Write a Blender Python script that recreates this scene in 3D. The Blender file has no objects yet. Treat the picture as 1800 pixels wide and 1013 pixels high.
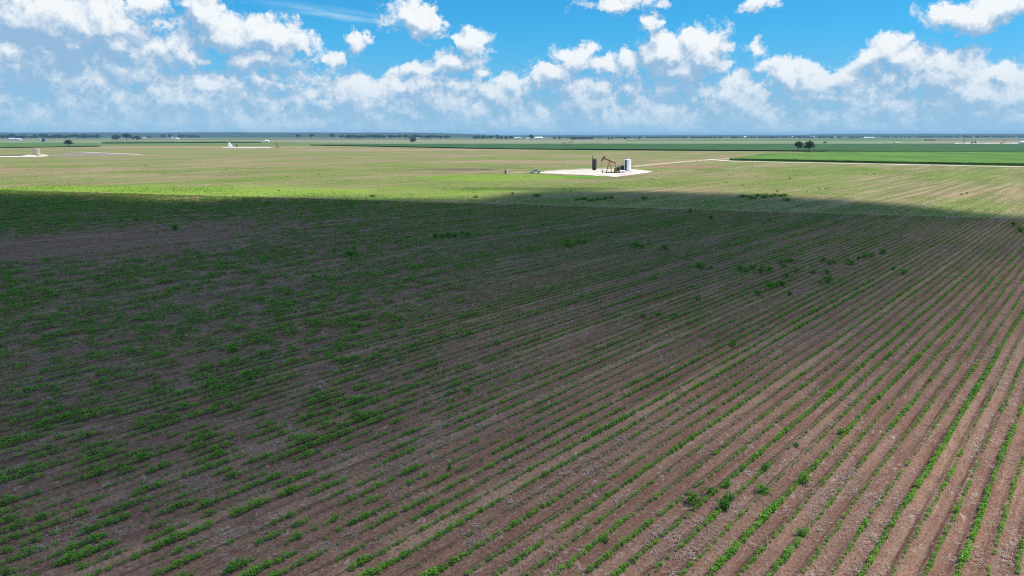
import bpy, bmesh, math, random
import numpy as np
from mathutils import Vector, Matrix, Euler

random.seed(7)
rng = np.random.default_rng(11)
R = math.radians
scene = bpy.context.scene
C = scene.collection

# ------------------------------------------------------------------ camera
CAM_H = 18.5                       # drone height over the field, metres
FPX = 1200.0                       # focal length in pixels of an 1800 px wide frame
PITCH = math.atan(268.5 / FPX)
CP, SP = math.cos(PITCH), math.sin(PITCH)
cam_d = bpy.data.cameras.new('camera')
cam_d.sensor_width = 36.0
cam_d.lens = 36.0 * FPX / 1800.0
cam_d.clip_start = 0.5
cam_d.clip_end = 60000
cam = bpy.data.objects.new('camera', cam_d)
C.objects.link(cam)
cam.location = (0, 0, CAM_H)
cam.rotation_euler = (math.pi / 2 - PITCH, 0, 0)
scene.camera = cam

def G(px, py):
    """survey point: ground position and metres per pixel there"""
    u, v = px - 900.0, py - 506.5
    t = CAM_H / (v * CP + FPX * SP)
    return u * t, (FPX * CP - v * SP) * t, t

def AE(px, py):
    u, v = px - 900.0, py - 506.5
    x, y, z = u, FPX * CP - v * SP, -(v * CP + FPX * SP)
    return math.atan2(x, y), math.atan2(z, math.hypot(x, y))

# ------------------------------------------------------------------ light
SUN_EL, SUN_AZ = R(64), R(97)      # azimuth clockwise from +Y
SUN_DIR = Vector((math.sin(SUN_AZ) * math.cos(SUN_EL), math.cos(SUN_AZ) * math.cos(SUN_EL), math.sin(SUN_EL)))
sun_d = bpy.data.lights.new('sun', 'SUN')
sun_d.energy = 5.0
sun_d.angle = R(0.53)
sun_d.color = (1.0, 0.95, 0.87)
sun = bpy.data.objects.new('sun', sun_d)
C.objects.link(sun)
sun.rotation_euler = SUN_DIR.to_track_quat('Z', 'Y').to_euler()
sun.location = (0, 0, 3000)

scene.view_settings.view_transform = 'Standard'
scene.view_settings.look = 'None'
scene.view_settings.exposure = 0.04
scene.view_settings.gamma = 1.0
scene.cycles.max_bounces = 5
scene.cycles.diffuse_bounces = 2
scene.cycles.glossy_bounces = 2
scene.cycles.transmission_bounces = 3
scene.cycles.volume_bounces = 0
scene.cycles.transparent_max_bounces = 10
scene.cycles.sample_clamp_indirect = 4.0
scene.cycles.use_adaptive_sampling = False
scene.cycles.use_denoising = False
scene.cycles.filter_width = 1.1

# ------------------------------------------------------------------ node helpers
class NT:
    def __init__(self, tree):
        self.t = tree
    def n(self, typ, **kw):
        nd = self.t.nodes.new(typ)
        for k, v in kw.items():
            setattr(nd, k, v)
        return nd
    def put(self, sock, val):
        if isinstance(val, bpy.types.NodeSocket):
            self.t.links.new(val, sock)
        elif val is not None:
            sock.default_value = val
    def m(self, op, a, b=None, c=None, clamp=False):
        nd = self.n('ShaderNodeMath', operation=op, use_clamp=clamp)
        self.put(nd.inputs[0], a); self.put(nd.inputs[1], b); self.put(nd.inputs[2], c)
        return nd.outputs[0]
    def v(self, op, a, b=None, scale=None):
        nd = self.n('ShaderNodeVectorMath', operation=op)
        self.put(nd.inputs[0], a); self.put(nd.inputs[1], b)
        if scale is not None:
            self.put(nd.inputs['Scale'], scale)
        return nd.outputs['Value'] if op in ('LENGTH', 'DOT_PRODUCT', 'DISTANCE') else nd.outputs['Vector']
    def noise(self, vec, scale, detail=4, rough=0.55, color=False, typ='FBM', lac=2.0, dist=0.0):
        nd = self.n('ShaderNodeTexNoise', noise_dimensions='3D', noise_type=typ)
        self.put(nd.inputs['Vector'], vec)
        nd.inputs['Scale'].default_value = scale
        nd.inputs['Detail'].default_value = detail
        nd.inputs['Roughness'].default_value = rough
        nd.inputs['Lacunarity'].default_value = lac
        nd.inputs['Distortion'].default_value = dist
        return nd.outputs['Color'] if color else nd.outputs[0]
    def ss(self, val, a, b, lo=0.0, hi=1.0):
        nd = self.n('ShaderNodeMapRange', interpolation_type='SMOOTHSTEP')
        self.put(nd.inputs[0], val)
        for i, x in enumerate((a, b, lo, hi)):
            self.put(nd.inputs[1 + i], x)
        return nd.outputs[0]
    def mix(self, fac, a, b):
        nd = self.n('ShaderNodeMix', data_type='RGBA')
        self.put(nd.inputs[0], fac); self.put(nd.inputs[6], rgba(a)); self.put(nd.inputs[7], rgba(b))
        return nd.outputs[2]
    def xyz(self, vec):
        nd = self.n('ShaderNodeSeparateXYZ')
        self.put(nd.inputs[0], vec)
        return nd.outputs
    def comb(self, x, y, z=0.0):
        nd = self.n('ShaderNodeCombineXYZ')
        for i, q in enumerate((x, y, z)):
            self.put(nd.inputs[i], q)
        return nd.outputs[0]

def rgba(c):
    return (*c, 1.0) if isinstance(c, (tuple, list)) and len(c) == 3 else c

def lin(r, g, b):
    f = lambda x: (x / 255 / 12.92) if x <= 10 else ((x / 255 + 0.055) / 1.055) ** 2.4
    return f(r), f(g), f(b)

# ------------------------------------------------------------------ sky: clear air plus cumulus, all in world directions
def cloud_group(name, blobs, soft):
    g = bpy.data.node_groups.new(name, 'ShaderNodeTree')
    g.interface.new_socket('P', in_out='INPUT', socket_type='NodeSocketVector')
    g.interface.new_socket('Density', in_out='OUTPUT', socket_type='NodeSocketFloat')
    k = NT(g)
    gi, go = k.n('NodeGroupInput'), k.n('NodeGroupOutput')
    p = gi.outputs[0]
    w = k.v('SUBTRACT', k.noise(p, 20, 3, 0.55, color=True), (0.5, 0.5, 0.5))
    w2 = k.v('SUBTRACT', k.noise(k.v('ADD', p, (3.1, 1.7, 0.4)), 64, 3, 0.6, color=True), (0.5, 0.5, 0.5))
    pw = k.v('ADD', k.v('ADD', p, k.v('MULTIPLY', w, (0.060, 0.036, 0.0))), k.v('MULTIPLY', w2, (0.024, 0.018, 0.0)))
    acc = None
    for (px, py, rx, ry, wt) in blobs:
        a, e = AE(px, py)
        r1, r2 = rx / 1230.0 * math.cos(a), ry / 1230.0
        q = k.v('MULTIPLY', k.v('SUBTRACT', pw, (a, e, 0.0)), (1 / r1, 1 / r2, 0.0))
        d = k.v('LENGTH', q)
        f = k.m('MULTIPLY', k.m('SUBTRACT', 1.0, d), wt)
        acc = f if acc is None else k.m('SMOOTH_MAX', acc, f, 0.12)
    acc = k.m('MAXIMUM', acc, -1.0)
    x, y, z = k.xyz(p)
    # scattered cumulus everywhere, seen in perspective: finer and flatter towards the horizon
    el = k.m('MAXIMUM', y, 0.004)
    sq = k.comb(x, k.m('MULTIPLY', k.m('POWER', el, 0.62), 0.62), 0.0)
    bank = k.noise(k.v('ADD', sq, (5.3, 2.2, 1.0)), 15, 4 if soft else 7, 0.6)
    bias = k.ss(el, 0.062, 0.112, 0.46, -0.50)
    far = k.m('ADD', k.m('MULTIPLY', k.m('SUBTRACT', bank, 0.5), 2.2), bias)
    hi = k.ss(el, 0.20, 0.34, -0.55, 0.34)  # unseen cover overhead, thickened to whiten the ambient light in the shade
    big = k.noise(k.v('ADD', sq, (9.4, 4.1, 3.0)), 7, 4 if soft else 6, 0.58)
    far2 = k.m('ADD', k.m('MULTIPLY', k.m('SUBTRACT', big, 0.56), 2.4), hi)
    tot = k.m('SMOOTH_MAX', acc, k.m('MAXIMUM', far, far2), 0.10)
    puff = k.noise(p, 50, 3 if soft else 8, 0.62)
    tot = k.m('ADD', tot, k.m('MULTIPLY', k.m('SUBTRACT', puff, 0.5), 0.85))
    vo = k.n('ShaderNodeTexVoronoi', feature='SMOOTH_F1', voronoi_dimensions='2D')
    k.put(vo.inputs['Vector'], k.v('ADD', pw, k.v('MULTIPLY', w2, (0.012, 0.012, 0.0))))
    vo.inputs['Scale'].default_value = 36.0
    vo.inputs['Smoothness'].default_value = 0.35
    vo.inputs['Detail'].default_value = 1.0 if soft else 3.0
    vo.inputs['Roughness'].default_value = 0.55
    vo.inputs['Lacunarity'].default_value = 2.3
    tot = k.m('ADD', tot, k.m('MULTIPLY', k.m('SUBTRACT', 0.86 if not soft else 0.66, vo.outputs['Distance']), 0.42))
    if not soft:
        fine = k.noise(k.v('ADD', p, (7.7, 0.3, 2.0)), 190, 5, 0.6)
        tot = k.m('ADD', tot, k.m('MULTIPLY', k.m('SUBTRACT', fine, 0.5), 0.13))
    k.put(go.inputs[0], tot)
    return g

CLOUDS = [  # px, py, half width, half height, weight: where the photograph's cumulus stand
    (95, 30, 170, 80, 1.3), (20, 95, 120, 50, 1.0), (215, 70, 110, 50, 0.8), (262, 5, 40, 25, 0.7),
    (365, 20, 55, 55, 1.0), (395, 60, 55, 45, 1.0), (330, 85, 40, 50, 0.9), (480, 65, 85, 38, 1.0), (270, 90, 60, 38, 0.8),
    (450, 108, 80, 30, 0.7), (140, 130, 260, 34, 0.7), (585, 95, 32, 16, 0.7), (628, 72, 24, 28, 0.75), (730, 32, 68, 34, 0.85),
    (835, 75, 38, 28, 0.9), (800, 108, 60, 26, 0.85), (745, 122, 60, 20, 0.8), (840, 128, 30, 16, 0.7),
    (650, 150, 55, 20, 0.6), (540, 130, 90, 30, 0.45),
    (960, 130, 50, 30, 0.85), (1012, 100, 48, 26, 0.85), (1060, 112, 32, 22, 0.7), (1100, 115, 45, 26, 0.7),
    (1165, 85, 50, 38, 1.1), (1240, 85, 58, 45, 1.1), (1200, 120, 85, 34, 0.9), (1140, 42, 26, 20, 0.55), (1092, 5, 80, 20, 0.9),
    (1330, 10, 32, 18, 0.6), (1332, 82, 32, 14, 0.55), (1375, 125, 60, 26, 0.8), (1430, 140, 50, 20, 0.7),
    (1562, 85, 40, 32, 1.0), (1535, 110, 45, 28, 0.9), (1600, 105, 60, 24, 1.0), (1680, 108, 70, 24, 0.95), (1770, 128, 60, 26, 0.85),
    (1700, 25, 88, 28, 0.95), (1760, 5, 80, 25, 0.9), (1535, 162, 48, 12, 0.5),
]
SKY_TINT, SKY_TINT_LOW = (0.20, 1.0, 1.42), (0.44, 0.82, 1.42)
CLOUD_SHADE, CLOUD_LIT, AIR_COL = (2.9, 4.8, 7.0), (9.1, 9.45, 9.65), (3.6, 6.1, 8.1)
world = bpy.data.worlds.new('World')
scene.world = world
world.use_nodes = True
wt = world.node_tree
wt.nodes.clear()
w = NT(wt)
sky = w.n('ShaderNodeTexSky', sky_type='NISHITA', sun_disc=False)
sky.sun_elevation = SUN_EL
sky.sun_rotation = SUN_AZ
sky.altitude = 50
sky.air_density = 1.0
sky.dust_density = 0.6
sky.ozone_density = 2.0
hs = w.n('ShaderNodeMix', data_type='RGBA', blend_type='MULTIPLY')
hs.inputs[0].default_value = 1.0
wt.links.new(sky.outputs[0], hs.inputs[6])
dirn = w.v('NORMALIZE', w.n('ShaderNodeTexCoord').outputs['Generated'])
dx, dy, dz = w.xyz(dirn)
az = w.m('ARCTAN2', dx, dy)
el = w.m('ARCSINE', dz)
Pd = w.comb(az, el, 0.0)
wt.links.new(w.mix(w.ss(el, 0.0, 0.15), SKY_TINT_LOW, SKY_TINT), hs.inputs[7])
full_grp, soft_grp = cloud_group('cloud_density', CLOUDS, False), cloud_group('cloud_mass', CLOUDS, True)
def dens(grp, off):
    nd = w.n('ShaderNodeGroup')
    nd.node_tree = grp
    w.put(nd.inputs[0], w.v('ADD', Pd, off) if off else Pd)
    return nd.outputs[0]
d0 = dens(full_grp, None)
s1_ = dens(soft_grp, (0.005, 0.012, 0.0))
s2_ = dens(soft_grp, (0.012, 0.036, 0.0))
alpha = w.ss(d0, -0.02, 0.40)
lit = w.m('ADD', w.m('MULTIPLY', w.m('SUBTRACT', d0, w.m('MAXIMUM', s1_, -0.25)), 0.95), w.m('MULTIPLY', w.m('SUBTRACT', d0, w.m('MAXIMUM', s2_, -0.3)), 0.62))
lit = w.m('MULTIPLY', w.ss(w.m('ADD', lit, 0.36), -0.05, 1.25), w.ss(el, 0.0, 0.11, 0.82, 1.0))
cloud_col = w.mix(lit, CLOUD_SHADE, CLOUD_LIT)
# a thin streak of high ice cloud
ca, ce = AE(590, 24)
tilt_ = math.atan2(14.0, 150.0)
qx_ = w.v('DOT_PRODUCT', w.v('SUBTRACT', Pd, (ca, ce, 0.0)), (math.cos(tilt_), -math.sin(tilt_), 0.0))
qy_ = w.v('DOT_PRODUCT', w.v('SUBTRACT', Pd, (ca, ce, 0.0)), (math.sin(tilt_), math.cos(tilt_), 0.0))
cir = w.noise(w.comb(w.m('MULTIPLY', qx_, 6.0), w.m('MULTIPLY', qy_, 60.0), 0.0), 2.0, 4, 0.6)
rad = w.v('LENGTH', w.comb(w.m('DIVIDE', qx_, 0.115), w.m('DIVIDE', w.m('ADD', qy_, w.m('MULTIPLY', w.m('SUBTRACT', cir, 0.5), 0.012)), 0.0095), 0.0))
clear = w.mix(w.m('MULTIPLY', w.m('MULTIPLY', w.ss(rad, 1.2, 0.0), w.ss(cir, 0.3, 0.65)), 0.42), hs.outputs[2], (6.5, 8.6, 9.6))
sky_c = w.mix(alpha, clear, cloud_col)
# distance: the lowest few degrees of cloud and sky fade into the same pale blue air
air = w.m('EXPONENT', w.m('MULTIPLY', w.m('MAXIMUM', el, 0.0), -25.0))
sky_c = w.mix(w.m('MULTIPLY', air, 0.97), sky_c, AIR_COL)
world.cycles.sampling_method = 'NONE'
world.cycles.sample_map_resolution = 256
bg = w.n('ShaderNodeBackground')
bg.inputs['Strength'].default_value = 0.1
wt.links.new(sky_c, bg.inputs['Color'])
wo = w.n('ShaderNodeOutputWorld')
wt.links.new(bg.outputs[0], wo.inputs['Surface'])

# ------------------------------------------------------------------ object helpers
def tag(o, label=None, cat=None, group=None, kind=None):
    if label: o['label'] = label
    if cat: o['category'] = cat
    if group: o['group'] = group
    if kind: o['kind'] = kind
    return o

def link(name, me, mats=None, parent=None):
    o = bpy.data.objects.new(name, me)
    C.objects.link(o)
    if mats is not None:
        for m_ in (mats if isinstance(mats, (list, tuple)) else [mats]):
            me.materials.append(m_)
    if parent is not None:
        o.parent = parent
    return o

def empty(name, loc, rz=0.0):
    o = bpy.data.objects.new(name, None)
    C.objects.link(o)
    o.location = loc
    o.rotation_euler = (0, 0, rz)
    o.empty_display_size = 0.5
    return o

def pydata(name, verts, faces):
    me = bpy.data.meshes.new(name)
    me.from_pydata([tuple(v) for v in verts], [], [tuple(f) for f in faces])
    me.update()
    return me

class MB:
    """collects shapes for one mesh"""
    def __init__(self): self.V, self.F = [], []
    def add(self, vs, fs):
        b = len(self.V)
        self.V += [tuple(v) for v in vs]
        self.F += [tuple(i + b for i in f) for f in fs]
        return self
    def box(self, c, s, M=None):
        x, y, z = [q / 2 for q in s]
        vs = [Vector((i * x, j * y, k_ * z)) for i in (-1, 1) for j in (-1, 1) for k_ in (-1, 1)]
        if M is not None: vs = [M @ v for v in vs]
        vs = [v + Vector(c) for v in vs]
        return self.add(vs, [(0, 1, 3, 2), (4, 6, 7, 5), (0, 4, 5, 1), (2, 3, 7, 6), (0, 2, 6, 4), (1, 5, 7, 3)])
    def tube(self, a, b, r0, r1=None, n=8, cap=True):
        a, b = Vector(a), Vector(b)
        r1 = r0 if r1 is None else r1
        q = (b - a).to_track_quat('Z', 'Y')
        vs = [a + q @ Vector((r0 * math.cos(t), r0 * math.sin(t), 0)) for t in [2 * math.pi * i / n for i in range(n)]]
        vs += [b + q @ Vector((r1 * math.cos(t), r1 * math.sin(t), 0)) for t in [2 * math.pi * i / n for i in range(n)]]
        fs = [(i, (i + 1) % n, n + (i + 1) % n, n + i) for i in range(n)]
        if cap: fs += [tuple(range(n - 1, -1, -1)), tuple(range(n, 2 * n))]
        return self.add(vs, fs)
    def bar(self, a, b, wd, dp):
        a, b = Vector(a), Vector(b)
        q = (b - a).to_track_quat('Z', 'Y')
        vs = [p + q @ Vector((i * wd / 2, j * dp / 2, 0)) for p in (a, b) for (i, j) in ((-1, -1), (1, -1), (1, 1), (-1, 1))]
        return self.add(vs, [(3, 2, 1, 0), (4, 5, 6, 7), (0, 1, 5, 4), (1, 2, 6, 5), (2, 3, 7, 6), (3, 0, 4, 7)])
    def prism(self, prof, y0, y1):
        """profile in x,z extruded along y"""
        n = len(prof)
        vs = [(x, y0, z) for x, z in prof] + [(x, y1, z) for x, z in prof]
        fs = [(i, (i + 1) % n, n + (i + 1) % n, n + i) for i in range(n)] + [tuple(range(n - 1, -1, -1)), tuple(range(n, 2 * n))]
        return self.add(vs, fs)
    def lathe(self, prof, n=24, c=(0, 0, 0)):
        vs, fs = [], []
        for r, z in prof:
            vs += [(c[0] + r * math.cos(2 * math.pi * i / n), c[1] + r * math.sin(2 * math.pi * i / n), c[2] + z) for i in range(n)]
        for j in range(len(prof) - 1):
            fs += [(j * n + i, j * n + (i + 1) % n, (j + 1) * n + (i + 1) % n, (j + 1) * n + i) for i in range(n)]
        fs += [tuple(range(n - 1, -1, -1)), tuple(range((len(prof) - 1) * n, len(prof) * n))]
        return self.add(vs, fs)
    def build(self, name, mat, parent=None, smooth=False):
        me = pydata(name, self.V, self.F)
        bm = bmesh.new(); bm.from_mesh(me)
        bmesh.ops.recalc_face_normals(bm, faces=bm.faces)
        bm.to_mesh(me); bm.free()
        if smooth:
            for p_ in me.polygons: p_.use_smooth = True
            me.set_sharp_from_angle(angle=R(35))
        return link(name, me, mat, parent)

def copy_tree(o, parent=None):
    c = o.copy()
    C.objects.link(c)
    c.parent = parent
    for ch in o.children:
        copy_tree(ch, c)
    return c

# numpy value noise
_perm = rng.random((256, 256))
def vnoise(x, y):
    xi, yi = np.floor(x).astype(int), np.floor(y).astype(int)
    fx, fy = x - xi, y - yi
    fx, fy = fx * fx * (3 - 2 * fx), fy * fy * (3 - 2 * fy)
    g = lambda i, j: _perm[i & 255, j & 255]
    return (g(xi, yi) * (1 - fx) + g(xi + 1, yi) * fx) * (1 - fy) + (g(xi, yi + 1) * (1 - fx) + g(xi + 1, yi + 1) * fx) * fy
def fbm(x, y, o=4):
    s, a, t = 0, 1.0, 0
    for i in range(o):
        s = s + a * vnoise(x * 2 ** i + 17.3 * i, y * 2 ** i + 9.1 * i); t += a; a *= 0.55
    return s / t
def sstep(x, a, b):
    t = np.clip((x - a) / (b - a), 0, 1)
    return t * t * (3 - 2 * t)

# ------------------------------------------------------------------ materials
def mat(name, col, rough=0.7, col2=None, scale=3.0, metal=0.0, bump=0.0, detail=5, lo=0.35, hi=0.65, spec=0.3):
    m_ = bpy.data.materials.new(name)
    m_.use_nodes = True
    k = NT(m_.node_tree)
    b = m_.node_tree.nodes['Principled BSDF']
    b.inputs['Roughness'].default_value = rough
    b.inputs['Metallic'].default_value = metal
    b.inputs['Specular IOR Level'].default_value = spec
    co = k.n('ShaderNodeTexCoord').outputs['Object']
    c2 = col2 or tuple(q * 0.72 for q in col)
    nz = k.noise(co, scale, detail, 0.6)
    k.put(b.inputs['Base Color'], k.mix(k.ss(nz, lo, hi), col, c2))
    if bump:
        bp = k.n('ShaderNodeBump'); bp.inputs['Strength'].default_value = bump; bp.inputs['Distance'].default_value = 0.05
        k.put(bp.inputs['Height'], nz); k.put(b.inputs['Normal'], bp.outputs[0])
    return m_

def crop_mat(name, c1, c2, c3):
    """closed crop canopy: drill rows, patchy vigour"""
    m_ = bpy.data.materials.new(name)
    m_.use_nodes = True
    k = NT(m_.node_tree)
    b = m_.node_tree.nodes['Principled BSDF']
    b.inputs['Roughness'].default_value = 0.9
    b.inputs['Specular IOR Level'].default_value = 0.1
    co = k.n('ShaderNodeTexCoord').outputs['Object']
    x, y, z = k.xyz(co)
    n1 = k.noise(k.comb(x, k.m('MULTIPLY', y, 0.5), 0.0), 0.02, 7, 0.65)
    n2 = k.noise(k.comb(x, k.m('MULTIPLY', y, 0.12), 3.0), 0.5, 5, 0.7)
    c = k.mix(k.ss(n1, 0.36, 0.64), c1, c2)
    c = k.mix(k.m('MULTIPLY', k.ss(n2, 0.45, 0.68), 0.7), c, c3)
    k.put(b.inputs['Base Color'], c)
    return m_

def leaf_mat(name, c1, c2, transl=0.35, scale=0.0):
    m_ = bpy.data.materials.new(name)
    m_.use_nodes = True
    t = m_.node_tree
    t.nodes.clear()
    k = NT(t)
    oi = k.n('ShaderNodeObjectInfo')
    fac = oi.outputs['Random']
    if scale:
        co = k.n('ShaderNodeTexCoord').outputs['Object']
        fac = k.m('ADD', k.m('MULTIPLY', fac, 0.5), k.m('MULTIPLY', k.ss(k.noise(co, scale, 4), 0.3, 0.7), 0.5))
    col = k.mix(fac, c1, c2)
    d = k.n('ShaderNodeBsdfDiffuse'); k.put(d.inputs['Color'], col)
    tr = k.n('ShaderNodeBsdfTranslucent'); k.put(tr.inputs['Color'], k.mix(0.25, col, (0.35, 0.5, 0.02)))
    gl = k.n('ShaderNodeBsdfGlossy'); gl.inputs['Roughness'].default_value = 0.45; gl.inputs['Color'].default_value = (0.8, 0.8, 0.8, 1)
    mx = k.n('ShaderNodeMixShader'); mx.inputs[0].default_value = transl
    t.links.new(d.outputs[0], mx.inputs[1]); t.links.new(tr.outputs[0], mx.inputs[2])
    mx2 = k.n('ShaderNodeMixShader'); mx2.inputs[0].default_value = 0.03
    t.links.new(mx.outputs[0], mx2.inputs[1]); t.links.new(gl.outputs[0], mx2.inputs[2])
    o = k.n('ShaderNodeOutputMaterial'); t.links.new(mx2.outputs[0], o.inputs['Surface'])
    return m_

ROW_ANG = math.atan(1090 / 1230)          # rows run forward and to the right
ROW = (math.sin(ROW_ANG), math.cos(ROW_ANG))
PERP = (math.cos(ROW_ANG), -math.sin(ROW_ANG))
SPACING = 0.985

def row_coords(k):
    co = k.n('ShaderNodeTexCoord').outputs['Object']
    across = k.v('DOT_PRODUCT', co, (PERP[0], PERP[1], 0))
    along = k.v('DOT_PRODUCT', co, (ROW[0], ROW[1], 0))
    return co, across, along

def soil_material():
    m_ = bpy.data.materials.new('field_soil')
    m_.use_nodes = True
    k = NT(m_.node_tree)
    b = m_.node_tree.nodes['Principled BSDF']
    b.inputs['Roughness'].default_value = 0.95
    b.inputs['Specular IOR Level'].default_value = 0.1
    co, ac, al = row_coords(k)
    streak = k.noise(k.comb(ac, k.m('MULTIPLY', al, 0.04), 0.0), 1.9, 5, 0.68)
    wheel = k.noise(k.comb(ac, k.m('MULTIPLY', al, 0.006), 7.0), 0.55, 3, 0.6)
    big = k.noise(co, 0.035, 4, 0.55)
    mid = k.noise(k.comb(ac, k.m('MULTIPLY', al, 0.5), 1.0), 0.9, 6, 0.68)
    fine = k.noise(k.comb(ac, k.m('MULTIPLY', al, 0.5), 0.0), 3.6, 5, 0.75)
    base = k.mix(k.ss(streak, 0.32, 0.66), (0.178, 0.090, 0.062), (0.300, 0.172, 0.118))
    base = k.mix(k.m('MULTIPLY', k.ss(wheel, 0.52, 0.66), 0.65), base, (0.41, 0.255, 0.170))
    base = k.mix(k.m('MULTIPLY', k.ss(mid, 0.46, 0.68), 0.7), base, (0.165, 0.088, 0.066))
    base = k.mix(k.m('MULTIPLY', k.ss(big, 0.45, 0.7), 0.5), base, (0.25, 0.150, 0.115))
    # furrow shading, painted as a dark stripe beside each drill line
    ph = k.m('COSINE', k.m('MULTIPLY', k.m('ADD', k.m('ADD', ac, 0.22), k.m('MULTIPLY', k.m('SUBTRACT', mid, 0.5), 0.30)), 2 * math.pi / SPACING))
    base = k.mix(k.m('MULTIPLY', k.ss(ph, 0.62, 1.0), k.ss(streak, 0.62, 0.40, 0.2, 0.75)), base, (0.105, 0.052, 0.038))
    # pale straw and stalk litter lying between the rows
    patchy = k.ss(k.noise(k.comb(k.m('MULTIPLY', ac, 0.7), k.m('MULTIPLY', al, 0.16), 4.0), 1.3, 5, 0.7), 0.46, 0.64)
    lit_ = k.m('MULTIPLY', k.ss(fine, 0.52, 0.66), patchy)
    base = k.mix(k.m('MULTIPLY', lit_, 0.85), base, (0.50, 0.41, 0.35))
    base = k.mix(k.m('MULTIPLY', k.ss(fine, 0.60, 0.72), 0.45), base, (0.50, 0.40, 0.35))
    dark = k.ss(fine, 0.44, 0.30)
    base = k.mix(k.m('MULTIPLY', dark, 0.55), base, (0.10, 0.056, 0.045))
    speck = k.noise(k.comb(ac, k.m('MULTIPLY', al, 0.6), 9.0), 8.0, 3, 0.8)
    base = k.mix(k.ss(speck, 0.50, 0.34, 0.0, 0.75), base, (0.085, 0.046, 0.036))
    base = k.mix(k.ss(speck, 0.56, 0.68, 0.0, 0.65), base, (0.43, 0.300, 0.230))
    k.put(b.inputs['Base Color'], base)
    bp = k.n('ShaderNodeBump'); bp.inputs['Strength'].default_value = 0.9; bp.inputs['Distance'].default_value = 0.08
    k.put(bp.inputs['Height'], fine); k.put(b.inputs['Normal'], bp.outputs[0])
    return m_

def ell(k, co, px, py, rx, ry, soft=0.5, nz=None):
    """soft patch of another ground cover round a surveyed point, radii in metres"""
    gx, gy, _ = G(px, py)
    q = k.v('MULTIPLY', k.v('SUBTRACT', co, (gx, gy, 0)), (1 / rx, 1 / ry, 0))
    d = k.v('LENGTH', q)
    if nz is not None:
        d = k.m('ADD', d, nz)
    return k.ss(d, 1.0 + soft / 2, 1.0 - soft / 2)

def stubble_material():
    m_ = bpy.data.materials.new('stubble_field')
    m_.use_nodes = True
    k = NT(m_.node_tree)
    b = m_.node_tree.nodes['Principled BSDF']
    b.inputs['Roughness'].default_value = 0.95
    b.inputs['Specular IOR Level'].default_value = 0.05
    co, ac, al = row_coords(k)
    n1 = k.noise(k.comb(k.m('MULTIPLY', ac, 1.0), k.m('MULTIPLY', al, 0.25), 0.0), 0.022, 7, 0.62)
    n2 = k.noise(k.v('ADD', co, (310.0, 120.0, 0.0)), 0.011, 6, 0.6)
    n3 = k.noise(k.comb(k.m('MULTIPLY', ac, 1.0), k.m('MULTIPLY', al, 0.03), 2.0), 0.45, 4, 0.65)
    n4 = k.noise(co, 0.35, 5, 0.7)
    tan = k.mix(k.ss(n3, 0.35, 0.65), (0.345, 0.255, 0.155), (0.245, 0.170, 0.105))
    grn = k.mix(k.ss(n4, 0.35, 0.68), (0.215, 0.245, 0.07), (0.125, 0.185, 0.035))
    f = k.m('ADD', k.m('MULTIPLY', n1, 0.55), k.m('MULTIPLY', n2, 0.45))
    f = k.m('ADD', f, k.m('MULTIPLY', k.m('SUBTRACT', n4, 0.5), 0.22))
    base = k.mix(k.m('MULTIPLY', k.ss(f, 0.435, 0.57), 0.85), tan, grn)
    stripe = k.m('MULTIPLY', k.m('ADD', k.m('COSINE', k.m('MULTIPLY', k.m('ADD', ac, k.m('MULTIPLY', k.m('SUBTRACT', n4, 0.5), 0.35)), 2 * math.pi / SPACING)), 1.0), 0.5)
    base = k.mix(k.m('MULTIPLY', stripe, k.ss(n3, 0.38, 0.62)), base, (0.10, 0.165, 0.03))
    n5 = k.noise(co, 0.9, 4, 0.75)
    base = k.mix(k.m('MULTIPLY', k.ss(n5, 0.56, 0.7), 0.5), base, (0.09, 0.15, 0.03))
    base = k.mix(k.m('MULTIPLY', k.ss(n5, 0.44, 0.32), 0.4), base, (0.42, 0.33, 0.21))
    wob = k.m('MULTIPLY', k.m('SUBTRACT', k.noise(co, 0.035, 6, 0.65), 0.5), 2.2)
    lime = k.mix(k.ss(n4, 0.3, 0.7), (0.165, 0.30, 0.03), (0.24, 0.32, 0.04))
    base = k.mix(k.m('MULTIPLY', ell(k, co, 210, 338, 105, 27, 0.9, wob), 0.8), base, lime)
    base = k.mix(k.m('MULTIPLY', ell(k, co, 1010, 311, 14, 9, 0.6, wob), 0.9), base, (0.10, 0.26, 0.02))
    base = k.mix(k.m('MULTIPLY', ell(k, co, 860, 312, 35, 22, 0.8, wob), 0.6), base, lime)
    base = k.mix(k.m('MULTIPLY', ell(k, co, 1215, 293.5, 26, 17, 0.4, wob), 0.85), base, (0.29, 0.17, 0.115))
    base = k.mix(k.m('MULTIPLY', ell(k, co, 60, 300, 60, 34, 0.8, wob), 0.7), base, (0.33, 0.215, 0.15))
    base = k.mix(k.m('MULTIPLY', ell(k, co, 880, 284, 70, 22, 0.8, wob), 0.6), base, (0.33, 0.22, 0.15))
    base = k.mix(k.m('MULTIPLY', ell(k, co, 300, 259, 260, 75, 0.5, wob), 0.75), base, (0.32, 0.225, 0.16))
    base = k.mix(k.m('MULTIPLY', ell(k, co, 720, 263.5, 190, 60, 0.5, wob), 0.7), base, (0.33, 0.225, 0.155))
    k.put(b.inputs['Base Color'], base)
    bp = k.n('ShaderNodeBump'); bp.inputs['Strength'].default_value = 0.6; bp.inputs['Distance'].default_value = 0.15
    k.put(bp.inputs['Height'], k.noise(co, 1.2, 5, 0.7)); k.put(b.inputs['Normal'], bp.outputs[0])
    return m_

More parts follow.
